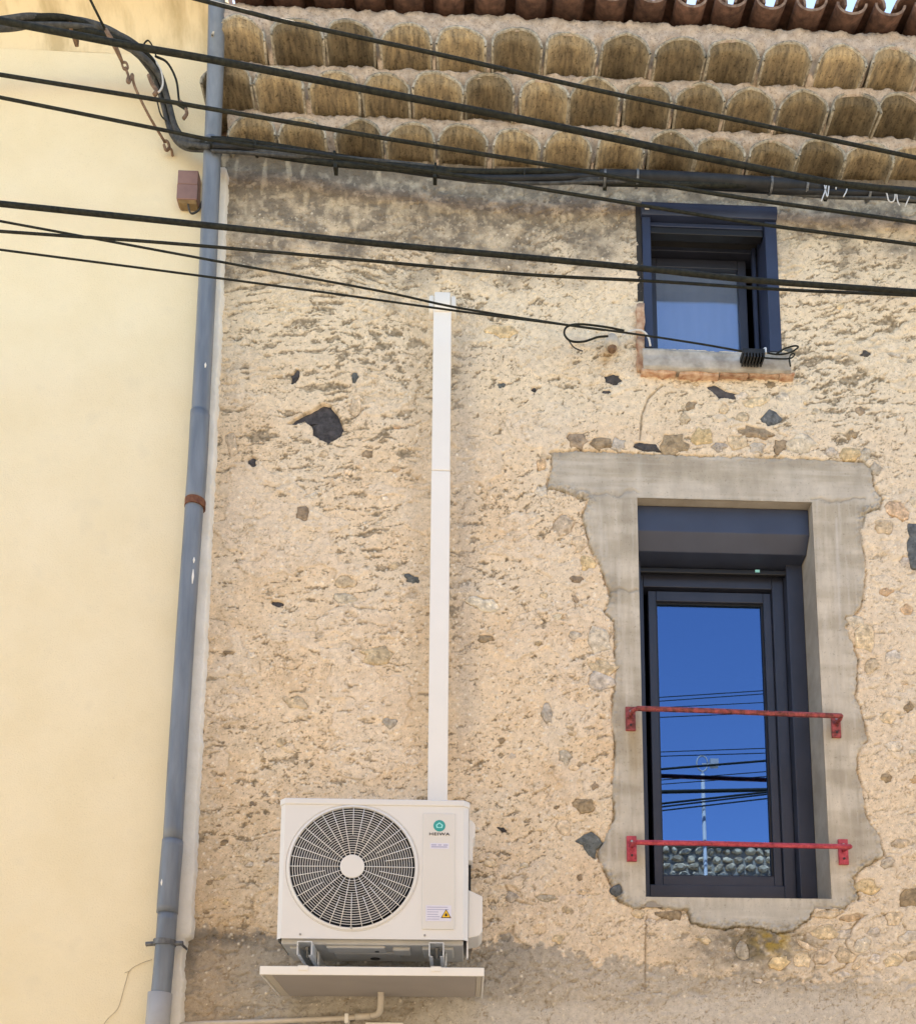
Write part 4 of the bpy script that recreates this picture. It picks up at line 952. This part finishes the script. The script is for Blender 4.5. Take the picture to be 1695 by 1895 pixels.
# printed emblem, lettering and stickers
def P0(u, v): q = P(u, v, ay0 - .008); return q.x, q.z
ex, ez = P0(813.2, 1528); yq = ay0 - .0062
em = MB().disc((ex, ez), .0265, yq - .0012, yq + .001, 40).build('emblem', 'teal', ac)
def pent(s, dz=0): return [(ex - .013 * s, ez - .0105 * s + dz), (ex + .013 * s, ez - .0105 * s + dz), (ex + .0158 * s, ez + .0035 * s + dz), (ex, ez + .0160 * s + dz), (ex - .0158 * s, ez + .0035 * s + dz)]
MB().prism(pent(1), yq - .0018, yq - .0008).build('emblem_house', 'teal_light', em)
MB().prism(pent(.60), yq - .0024, yq - .0014).build('emblem_core', 'teal', em)
def text(s, x, z, y, size, mat, parent, name, sx=1.0, spacing=1.0):
    cu = bpy.data.curves.new('t', 'FONT'); cu.body = s; cu.size = size; cu.align_x = 'CENTER'; cu.align_y = 'CENTER'; cu.extrude = .0004; cu.space_character = spacing; cu.offset = size * .012
    to = bpy.data.objects.new('t', cu); COL.objects.link(to); bpy.context.view_layer.update()
    me = bpy.data.meshes.new_from_object(to.evaluated_get(bpy.context.evaluated_depsgraph_get())); bpy.data.objects.remove(to)
    me.transform(Matrix.Diagonal((sx, 1, 1, 1))); me.transform(Matrix.Rotation(math.radians(90), 4, 'X'))
    me.materials.clear(); me.materials.append(MAT[mat]); o = bpy.data.objects.new(name, me); COL.objects.link(o); o.parent = parent
    o.location = Vector((x, y, z)) - ORG[parent.name]; return o
tx, tz = P0(813, 1543.5)
text('HEIWA', tx, tz, yq - .001, .0185, 'ink', ac, 'lettering', 1.45, 1.12)
def sticker(u0, v0, u1, v1, name):
    a, b = P0(u0, v0), P0(u1, v1); return MB().box(a[0], b[0], yq - .0010, yq + .001, b[1], a[1]).build(name, 'sticker', ac), a, b
s1, a, b = sticker(796, 1560, 831, 1571, 'rating_sticker')
for zz_, w0, w1 in ((.68, .06, .34), (.68, .42, .60), (.68, .70, .94), (.34, .06, .9)):
    x0 = a[0] + (b[0] - a[0]) * w0; x1 = a[0] + (b[0] - a[0]) * w1; z = b[1] + (a[1] - b[1]) * zz_
    MB().box(x0, x1, yq - .0014, yq - .0008, z - .0022, z + .0022).build('print_line', 'print', s1)
s2, a, b = sticker(788, 1675, 835, 1705, 'warning_sticker')
for i in range(6):
    z = a[1] - (a[1] - b[1]) * (.12 + .15 * i); x1 = a[0] + (b[0] - a[0]) * (.93 if i < 2 else .56)
    MB().box(a[0] + .006, x1 - random.uniform(0, .012), yq - .0014, yq - .0008, z - .0014, z + .0014).build('print_line', 'print', s2)
cxx, czz = P0(825.5, 1692)
def tri(s): return [(cxx - .021 * s, czz - .0155 * s), (cxx + .021 * s, czz - .0155 * s), (cxx, czz + .0215 * s)]
wt = MB().prism(tri(1.08), yq - .0018, yq - .0008).build('warning_border', 'ink', s2)
MB().prism([(x, z - .0003) for x, z in tri(.84)], yq - .0024, yq - .0014).build('warning_triangle', 'yellow', s2)
MB().prism([(cxx - .005, czz - .009), (cxx + .005, czz - .009), (cxx + .0065, czz - .003), (cxx + .003, czz + .001), (cxx + .0005, czz + .008), (cxx - .003, czz + .002), (cxx - .0065, czz - .003)], yq - .0030, yq - .0020).build('flame_mark', 'ink', s2)

# brackets
def bracket(u, label):
    x = P(u, 1745, -.47).x; w = .030; zt_ = az0 - .024; b = thing('wall_bracket', label, 'bracket', (x, -.25, 2.60), 'steel brackets under the air conditioner')
    m = MB()
    for s in (-1, 1): m.box(x + s * w - .0022, x + s * w + .0022, -.50, .0, zt_ - .062, zt_ - .004)
    m.box(x - w - .0022, x + w + .0022, -.50, .0, zt_ - .0045, zt_)
    for s in (-1, 1): m.box(x + s * (w - .008) - .006, x + s * (w - .008) + .006, -.50, .0, zt_ - .064, zt_ - .061)
    m.build('arm_channel', 'galv', b, bevel=.0015)
    MB().sweep_x([(-.006, zt_ - .0), (-.006, zt_ - .10), (.01, zt_ - .10), (.01, zt_ - .0)], x - .03, x + .03).build('wall_plate', 'galv', b)
    MB().tube([(x, -.42, zt_ - .055), (x, -.42, az0 - .02)], .005, 8).tube([(x, -.42, zt_ - .02), (x, -.42, zt_ - .008)], .011, 6).build('bolt', 'bolt', b)
    MB().box(x + w + .006, x + w + .012, -.36, -.30, zt_ - .07, zt_ - .01).box(x + w, x + w + .006, -.35, -.32, zt_ - .04, zt_ - .02).build('tray_hook', 'galv', b, bevel=.002)
    return x
bxs = [bracket(566, 'galvanised bracket under the left half of the air conditioner'), bracket(808, 'galvanised bracket under the right half of the air conditioner')]

# drip tray
t0, t1 = P(481, 1795, -.52).x, P(896, 1798, -.52).x; tz1, tz0 = P(690, 1789, -.52).z, P(690, 1805, -.52).z
tray = thing('drip_tray', 'shallow white drip tray hung below the air conditioner', 'tray', ((t0 + t1) / 2, -.27, tz0))
m = MB(); yb = -.03
m.box(t0, t1, -.52, -.512, tz0, tz1); m.box(t0, t1, yb - .008, yb, tz0 + .006, tz1); m.box(t0, t0 + .008, -.512, yb - .008, tz0, tz1); m.box(t1 - .008, t1, -.512, yb - .008, tz0, tz1)
m.box(t0 + .008, t1 - .008, -.512, yb - .008, tz0 + .010, tz0 + .018)
m.build('pan', 'white', tray, bevel=.003)
MB().box(t0 + .05, t1 - .035, -.500, yb - .018, tz0 + .0025, tz0 + .0095).build('underside_panel', 'tray_under', tray, bevel=.002)
MB().box(t0 + .010, t0 + .048, -.508, yb - .012, tz0 + .0042, tz0 + .0096).build('underside_rim', 'tray_rim', tray, bevel=.002)
MB().box(t1 - .033, t1 - .010, -.508, yb - .012, tz0 + .0042, tz0 + .0096).build('underside_rim', 'tray_rim', tray, bevel=.002)
for x in bxs:
    MB().box(x - .022, x + .022, -.524, -.5205, tz1 - .018, tz1 + .004).box(x - .022, x + .022, -.524, -.48, tz1 + .001, tz1 + .004).build('hanger_tab', 'white', tray, bevel=.001)
# condensate drain
dr = thing('drain_pipe', 'thin beige drain pipe bending left below the drip tray', 'drain pipe', (P(600, 1885, -.1).x, -.1, P(600, 1890, -.1).z))
o_ = P(705, 1838, -.13); e0 = P(706, 1862, -.12)
pts = smooth_path([Vector((o_.x, -.15, tz0 + .01)), P(705, 1846, -.12), P(704, 1866, -.10), P(700, 1876, -.08), P(686, 1880, -.07)], 6)
MB().tube(pts, .0145, 12).build('elbow', 'drain', dr, smooth=True)
MB().tube([P(690, 1879.5, -.07), P(640, 1884, -.055), P(480, 1891, -.045), P(378, 1894, -.04), P(300, 1899, -.035)], .0125, 12).build('pipe_run', 'drain', dr, smooth=True)
MB().tube([P(686, 1880, -.07), P(658, 1882, -.06)], .0165, 12).build('coupling', 'drain', dr, smooth=True)
q_ = P(642, 1884, -.055); MB().box(q_.x - .009, q_.x + .009, q_.y - .018, .0, q_.z - .026, q_.z + .020).build('pipe_clip', 'white', dr, bevel=.004)
a = P(677, 1892.5, -.03); b_ = P(746, 1892.5, -.03)
pl = thing('wall_plate', 'dark plate with pale frame just below the drain pipe at the bottom edge', 'plate', ((a.x + b_.x) / 2, -.03, a.z - .16))
frame_ring(MB(), a.x, b_.x, a.z - .16, a.z, .007, -.035, .01).build('plate_frame', 'white', pl)
MB().box(a.x + .0075, b_.x - .0075, -.027, .01, a.z - .152, a.z - .0075).build('plate_face', 'ink', pl)

# ================================================================== GUARD RAILS
def guard(l, r, pl_, pr_, mat, label):
    yb_ = -.105; A, B = P(*l, yb_), P(*r, yb_)
    g = thing('guard_rail', label, 'guard rail', ((A.x + B.x) / 2, -.05, min(A.z, B.z) - .12), 'red guard rails across the lower window')
    MB().tube([A, A.lerp(B, .33) + Vector((0, 0, .002)), A.lerp(B, .66), B], .0125, 6).build('bar', mat, g)
    for k in range(4):
        q = A.lerp(B, .1 + .25 * k); MB().tube([q + Vector((0, -.016, 0)), q + Vector((0, -.010, 0))], .004, 8).build('rivet', mat, g)
    for (u0, v0, u1, v1), E_, s in ((pl_, A, 1), (pr_, B, -1)):
        a, b = P(u0, v0, -.012), P(u1, v1, -.012); p_ = MB().box(a.x, b.x, -.016, .002, b.z, a.z).build('fixing_plate', mat, g, bevel=.002)
        c = Vector(((a.x + b.x) / 2, -.012, (a.z + b.z) / 2 + .01))
        MB().tube(smooth_path([c, c.lerp(Vector((c.x, E_.y, E_.z)), .6), E_], 5), .0105, 8).build('arm', mat, g, smooth=True)
        for dz in (-.036, .036):
            MB().tube([(c.x, -.021, c.z - .01 + dz), (c.x, -.012, c.z - .01 + dz)], .006, 8).build('bolt', 'ink' if dz < 0 else 'bolt', p_)
guard((1178, 1311), (1556, 1325), (1157, 1308, 1176, 1352), (1537, 1322, 1556, 1365), 'red_old', 'dull rusty red guard rail across the middle of the tall window')
guard((1178, 1559), (1573, 1567), (1159, 1547, 1178, 1594), (1550, 1553, 1570, 1600), 'red', 'bright red guard rail across the bottom of the tall window')

# ================================================================== BOX ON THE CREAM WALL
bx = thing('junction_box', 'small mauve-brown junction box on the cream wall beside the downpipe', 'junction box', (P(348, 365, -.1).x, -.09, P(348, 385, -.1).z))
a, b_ = P(330, 314, -.112), P(365, 369, -.112); bm_z = a.z - (a.z - b_.z) * .48
MB().box(a.x, b_.x, -.112, -.054, bm_z + .001, a.z).build('lid', 'box', bx, bevel=.004)
MB().box(a.x - .001, b_.x + .001, -.113, -.054, b_.z, bm_z - .001).build('body', 'box', bx, bevel=.004)
MB().sweep_x([(-.109, b_.z), (-.095, b_.z - .010), (-.054, b_.z - .010), (-.054, b_.z)], a.x + .006, b_.x - .004).build('gland_plate', 'box_dark', bx, bevel=.003)
gq = P(349, 381, -.09); MB().tube(smooth_path([gq + Vector((0, 0, .03)), gq, gq + Vector((.015, .01, -.035)), gq + Vector((.05, .02, .0)), gq + Vector((.06, .03, .06))], 6), .005, 8).build('cable_tail', 'cable_grey', bx, smooth=True)

# ================================================================== CABLES
def cable(pts, r, label, name='overhead_cable', mat='cable', extend=(True, True), sides=8, group='overhead cables crossing the facades', n=7):
    w = [P(u, v, y) for u, v, y in pts]
    if extend[0]: w = [w[0] + (w[0] - w[1]).normalized() * 3.2] + w
    if extend[1]: w = w + [w[-1] + (w[-1] - w[-2]).normalized() * 3.2]
    o = MB().tube(smooth_path(w, n), r, sides).build(name, mat, None, smooth=True); tag(o, label, 'cable', group); return o
cable([(372, 0, -.80), (520, 38, -.80), (800, 98, -.78), (1100, 166, -.76), (1400, 230, -.74), (1695, 292, -.72)], .0085, 'thin cable crossing the top row of cornice tiles')
cable([(0, 38, -.70), (240, 84, -.68), (400, 112, -.66), (700, 170, -.62), (1000, 228, -.56), (1300, 291, -.48), (1540, 338, -.38), (1695, 357, -.34)], .0145, 'thick black cable sagging diagonally across the middle of the cornice')
cable([(0, 138, -.66), (300, 186, -.63), (400, 203, -.62), (700, 254, -.56), (1000, 303, -.50), (1333, 360, -.42), (1695, 412, -.36)], .0088, 'cable passing just above the small upper window on its right side')
cable([(0, 180, -.60), (300, 240, -.55), (420, 263, -.52), (700, 302, -.46), (1064, 360, -.40), (1394, 413, -.34), (1695, 453, -.30)], .0078, 'thin cable crossing the shutter box of the small upper window')
cable([(0, 377, -.95), (250, 403, -.93), (450, 424, -.92), (700, 451, -.90), (960, 475, -.90), (1190, 497, -.88), (1400, 519, -.86), (1695, 541, -.84)], .0118, 'thick cable crossing the middle of the small upper window')
cable([(0, 428, -.90), (300, 449, -.88), (600, 475, -.86), (960, 507, -.84), (1220, 521, -.82), (1450, 536, -.80), (1695, 547, -.78)], .0062, 'thin cable just under the thick one at the small upper window')
cable([(0, 409, -.62), (400, 483, -.50), (700, 538, -.36), (850, 570, -.26), (1040, 600, -.14), (1118, 611, -.10)], .0052, 'upper of two thin wires meeting in front of the white trunking', extend=(True, False))
cable([(0, 462, -.66), (300, 501, -.56), (600, 541, -.42), (850, 576, -.30), (1130, 612, -.20), (1280, 634, -.15), (1372, 650, -.12)], .0048, 'lower thin wire ending in the ribbed clamp on the upper sill', extend=(True, False))

# insulator with loop
iq = P(1133, 628, -.05)
ins = thing('wall_insulator', 'stained porcelain insulator with wire loop left of the upper window', 'insulator', (iq.x, -.04, iq.z - .05))
MB().tube([(iq.x, .02, iq.z), (iq.x, -.03, iq.z)], .03, 12).tube([(iq.x, -.03, iq.z - .034), (iq.x, -.03, iq.z - .012), (iq.x, -.03, iq.z + .010), (iq.x, -.03, iq.z + .034)], [.030, .040, .036, .024], 14).build('porcelain_body', 'porcelain', ins, smooth=True)
MB().tube([(iq.x, -.03, iq.z - .05), (iq.x, -.03, iq.z - .035)], [.020, .026], 12).build('iron_foot', 'rust', ins)
lp = [P(u, v, -.09) for u, v in ((1155, 612), (1120, 605), (1075, 600), (1050, 604), (1044, 618), (1056, 631), (1080, 632), (1105, 624), (1125, 622))]
MB().tube(smooth_path(lp, 6), .0055, 7).build('wire_loop', 'cable', ins, smooth=True)
lp = [P(u, v, -.07) for u, v in ((1078, 650), (1062, 643), (1052, 630))]; MB().tube(smooth_path(lp, 6), .0035, 6).build('wire_end', 'cable_grey', ins, smooth=True)
lp = [P(u, v, -.06) for u, v in ((1150, 622), (1165, 614), (1180, 611), (1192, 615), (1200, 626), (1203, 640))]; MB().tube(smooth_path(lp, 6), .0055, 7).build('white_tail', 'cable_white', ins, smooth=True)
# ribbed clamp
cq = P(1397, 655, -.10)
cl = thing('tension_clamp', 'black ribbed cable clamp on the right end of the upper sill', 'clamp', (cq.x, -.10, cq.z - .04))
a, b_ = P(1373, 648, -.11), P(1414, 662, -.11)
MB().box(a.x, b_.x, -.125, -.055, b_.z + .012, a.z).build('clamp_body', 'sheath', cl, bevel=.003)
for k in range(7):
    x = a.x + (b_.x - a.x) * (k + .35) / 7; MB().box(x, x + .008, -.128, -.06, b_.z - .012, b_.z + .014).build('clamp_rib', 'sheath', cl)
q_ = P(1415, 645, -.1); MB().tube([q_, q_ + Vector((0, 0, -.03))], .009, 8).build('clamp_bolt', 'galv', cl)
for pts, r in (([(1412, 652), (1440, 656), (1462, 652), (1476, 643), (1470, 640), (1452, 645), (1436, 655)], .0045), ([(1412, 662), (1440, 664), (1462, 663), (1470, 656), (1464, 655), (1460, 664), (1462, 678)], .004)):
    MB().tube(smooth_path([P(u, v, -.09) for u, v in pts], 6), r, 6).build('wire_tail', 'cable', cl, smooth=True)

# bundle under the cornice
bd = thing('cable_bundle', 'fat bundle of black cables strapped under the cornice', 'cable bundle', (P(850, 330, -.1).x, -.1, P(850, 360, -.1).z))
def bpath(du, dv, pts, y): return smooth_path([P(u + du, v + dv, yy if yy is not None else y) for u, v, yy in pts], 7)
left = [(-160, 52, -.34), (0, 44, -.34), (70, 38, -.34), (140, 44, -.33), (210, 66, -.30), (262, 98, -.24), (292, 140, -.17), (308, 190, -.13), (322, 240, -.125), (345, 264, -.15), (392, 268, -.205)]
right_ = [(392, 268, -.205), (440, 272, -.17), (520, 282, -.15), (620, 294, -.15), (760, 311, -.15), (880, 323, -.15), (1000, 328, -.15), (1110, 330, -.15), (1260, 334, -.15), (1420, 344, -.15), (1540, 352, -.15), (1700, 364, -.15), (2000, 386, -.15)]
for k, (rr, mt) in enumerate(((.017, 'cable_grey'), (.015, 'cable'), (.016, 'cable_grey'), (.013, 'cable'), (.012, 'cable_grey'))):
    pts = [(u + 5 * math.sin(k * 1.26 + u / 60), v + 8 * math.cos(k * 1.26 + u / 60), y + .016 * math.sin(k * 2.1 + u / 45)) for u, v, y in left]
    MB().tube(bpath(0, 0, pts, 0), rr, 10).build('cable', mt, bd, smooth=True)
MB().tube(bpath(3, -5, left[5:], 0), .017, 10).build('cable', 'cable', bd, smooth=True)
MB().tube(bpath(-6, 3, left[5:], 0), .013, 10).build('cable', 'cable_grey', bd, smooth=True)
for du, dv, r, mt, ph in ((0, -5, .0165, 'cable', 0), (0, 4, .0150, 'cable', 1.6), (0, -1, .0125, 'cable_grey', 3.1), (0, 8, .0085, 'cable_grey', 4.4), (0, 2, .017, 'sheath', 5.2)):
    pts = [(u, v + 5 * math.sin(ph + u / 95), y + .012 * math.cos(ph + u / 95)) for u, v, y in right_]
    MB().tube(bpath(du, dv, pts, 0), r, 10).build('cable', mt, bd, smooth=True)
MB().tube(bpath(0, -1, [(1108, 330, -.15), (1180, 331, -.15), (1260, 334, -.15), (1340, 339, -.15), (1420, 344, -.15), (1520, 350, -.15)], 0), .037, 16).build('conduit', 'sheath', bd, smooth=True)
MB().tube(bpath(0, -3, [(1530, 351, -.15), (1600, 357, -.15), (1700, 364, -.15), (1900, 378, -.15)], 0), .030, 14).build('conduit', 'sheath', bd, smooth=True)
for u, v in ((475, 277), (620, 294), (806, 316), (970, 327), (1118, 331), (1178, 331), (1425, 344), (1490, 349), (1528, 352), (1606, 358)):
    q_ = P(u, v, -.15); r = .042 if u > 1100 else .034
    MB().tube([q_ + Vector((-.006, 0, 0)), q_ + Vector((.006, 0, 0))], r, 16).build('clip', 'clip_grey' if u > 1100 else 'cable', bd)
for u, v in ((622, 318), (805, 336), (1119, 346), (1527, 366)):
    q_ = P(u, v, -.13); MB().box(q_.x - .010, q_.x + .010, -.165, -.118, q_.z - .012, q_.z + .05).build('strap_anchor', 'cable', bd, bevel=.003)
for pts in ([(1519, 372), (1527, 350), (1530, 332)], [(1524, 338), (1530, 364), (1534, 338)], [(1548, 334), (1546, 350)], [(1567, 338), (1566, 352), (1560, 364)],
            [(1634, 352), (1640, 358), (1643, 370), (1648, 374), (1654, 370), (1656, 354)], [(1658, 356), (1660, 372), (1664, 380)], [(1674, 382), (1682, 364)]):
    MB().tube(smooth_path([P(u, v, -.20) for u, v in pts], 5), .0034, 6).build('tie_wire', 'galv' if pts[0][0] < 1600 else 'cable_white', bd, smooth=True)
for u, v in ((137, 62),):
    q_ = P(u, v, -.30); MB().box(q_.x - .010, q_.x + .010, -.345, -.25, q_.z - .02, q_.z + .02).build('strap_anchor', 'rust', bd, bevel=.003)
for pts, r, mt in (([(268, 105), (266, 85), (274, 75), (282, 84), (290, 105)], .004, 'cable'), ([(288, 104), (310, 116), (326, 146), (331, 180), (333, 196)], .006, 'cable'), ([(283, 106), (298, 130), (302, 155), (295, 170), (286, 168)], .005, 'cable_white'),
                   ([(292, 190), (298, 212), (308, 224)], .004, 'cable'), ([(276, 140), (282, 155), (290, 168), (286, 176)], .011, 'rust'), ([(334, 188), (342, 196), (346, 210), (340, 220)], .009, 'rust'), ([(326, 190), (346, 202)], .010, 'cable')):
    MB().tube(smooth_path([P(u, v, -.20) for u, v in pts], 6), r, 7).build('loose_wire', mt, bd, smooth=True)

# stay wire on the cream wall
sw = thing('stay_wire', 'rusty stay wire with turnbuckle hooked into the cream wall', 'stay wire', (P(312, 285, -.08).x, -.08, P(312, 290, -.08).z))
MB().tube([P(120, -95, -.62), P(168, 0, -.52), P(196, 56, -.44)], .0065, 7).build('wire', 'cable', sw, smooth=True)
MB().tube([P(196, 54, -.44), P(206, 72, -.42), P(218, 95, -.38), P(228, 118, -.35)], [.010, .013, .012, .008], 8).build('turnbuckle', 'rust', sw, smooth=True)
q_ = P(232, 121, -.34); MB().tube(smooth_path([P(226, 116, -.35), P(234, 116, -.34), P(237, 126, -.33), P(230, 128, -.34), P(226, 118, -.35)], 4), .006, 7).build('ring', 'rust', sw, smooth=True)
MB().tube(smooth_path([P(232, 124, -.34), P(238, 140, -.32), P(236, 150, -.32), P(240, 152, -.31), P(246, 138, -.31), P(250, 160, -.29), P(275, 212, -.20), P(305, 262, -.10)], 6), .0072, 7).build('hook_rod', 'rust', sw, smooth=True)
MB().tube(smooth_path([P(303, 262, -.10), P(310, 262, -.095), P(314, 272, -.09), P(308, 278, -.09), P(304, 268, -.095)], 5), .008, 7).tube(smooth_path([P(311, 272, -.09), P(318, 278, -.08), P(320, 290, -.045)], 5), .007, 7).build('eye_bolt', 'rust', sw, smooth=True)

# ================================================================== ACROSS THE STREET (seen mirrored in the tall window)
OY = -7.0; OT = 6.05
ow = thing('cobble_wall', 'tall cobble stone wall across the street mirrored in the tall window', 'wall', (2, OY, 0))
MB().box(-9, 12, OY - .6, OY, 0, OT).build('wall_core', 'cobble_mortar', ow)
m = MB(); MB().box(-9, 12, OY - .65, OY + .05, OT, OT + .06).build('coping', 'cobble_mortar', ow, bevel=.01)
peb = MB(); rows = int(2.6 / .105)
for r in range(rows):
    x = 1.2 + random.random() * .1
    while x < 5.6:
        w = random.uniform(.07, .18); z = OT - .05 - r * .105 + random.uniform(-.012, .012); hh = random.uniform(.030, .060); tl = random.uniform(-.8, .8)
        b = len(peb.v); n = 7
        for s_, y in ((1, OY + .0), (.95, OY + .030), (.55, OY + .055)):
            for i in range(n):
                a = 2 * math.pi * i / n; dx, dz = w / 2 * s_ * math.cos(a), hh * s_ * math.sin(a)
                dx *= random.uniform(.72, 1.2); dz *= random.uniform(.72, 1.2); peb.v.append((x + w / 2 + dx * math.cos(tl) - dz * math.sin(tl), y, z + dx * math.sin(tl) * .6 + dz))
        for q in range(2):
            for i in range(n): j = (i + 1) % n; peb.face((b + q * n + i, b + q * n + j, b + (q + 1) * n + j, b + (q + 1) * n + i))
        peb.face([b + 2 * n + i for i in range(n)]); x += w + .012
po = peb.build('cobbles', 'pebble', ow); po['kind'] = 'stuff'
def mir(u, v, y):                            # a point seen at (u, v) in the tall window's glass, standing at depth y
    q = P(u, v, .60 - y); return Vector((q.x, y, q.z))
ms = thing('service_mast', 'slim white mast across the street mirrored in the tall window', 'mast', (mir(1304, 1570, -6.8).x, -6.8, 0))
mt_ = mir(1300, 1433, -6.8); mb_ = mir(1304, 1580, -6.8)
MB().tube([(mb_.x, -6.8, 0), (mb_.x, -6.8, mt_.z)], .024, 10).build('pole', 'mast', ms, smooth=True)
MB().tube(smooth_path([Vector((mb_.x + .07 * math.cos(a), -6.8, mt_.z + .14 + .10 * math.sin(a))) for a in np.linspace(0, 2 * math.pi, 9)], 3), .010, 6).tube([(mb_.x, -6.8, mt_.z), (mb_.x, -6.8, mt_.z + .04)], .01, 6).build('head_ring', 'mast', ms, smooth=True)
MB().box(mb_.x + .10, mb_.x + .20, -6.85, -6.78, mt_.z + .10, mt_.z + .20).box(mb_.x + .0, mb_.x + .11, -6.82, -6.81, mt_.z + .13, mt_.z + .15).build('head_box', 'mast', ms)
ORD = ['first', 'second', 'third', 'fourth', 'fifth', 'sixth', 'seventh', 'eighth', 'ninth', 'tenth', 'eleventh', 'twelfth', 'thirteenth']
for i, (v0, v1, r, y) in enumerate([(1291, 1278, .008, -6.2), (1298, 1284, .008, -6.2), (1310, 1300, .007, -6.4), (1328, 1319, .008, -6.0), (1392, 1385, .008, -6.2), (1400, 1394, .008, -6.2), (1424, 1408, .020, -6.5),
                                    (1444, 1428, .008, -6.2), (1452, 1437, .008, -6.2), (1466, 1462, .034, -6.5), (1488, 1466, .018, -5.8), (1494, 1470, .014, -5.8), (1501, 1478, .012, -5.6)]):
    A, B = mir(1220, v0, y), mir(1420, v1, y); d_ = (B - A).normalized()
    o = MB().tube([A - d_ * 6, A, B, B + d_ * 6], r * .72, 7).build('street_cable', 'cable', None, smooth=True)
    tag(o, ('thick ' if r > .015 else 'thin ') + 'dark cable mirrored in the tall window, ' + ORD[i] + ' from the top of the set', 'cable', 'cables across the street mirrored in the tall window')
print('tris approx', sum(len(o.data.polygons) * 2 for o in scene.objects if o.type == 'MESH'), 'objects', len(scene.objects))
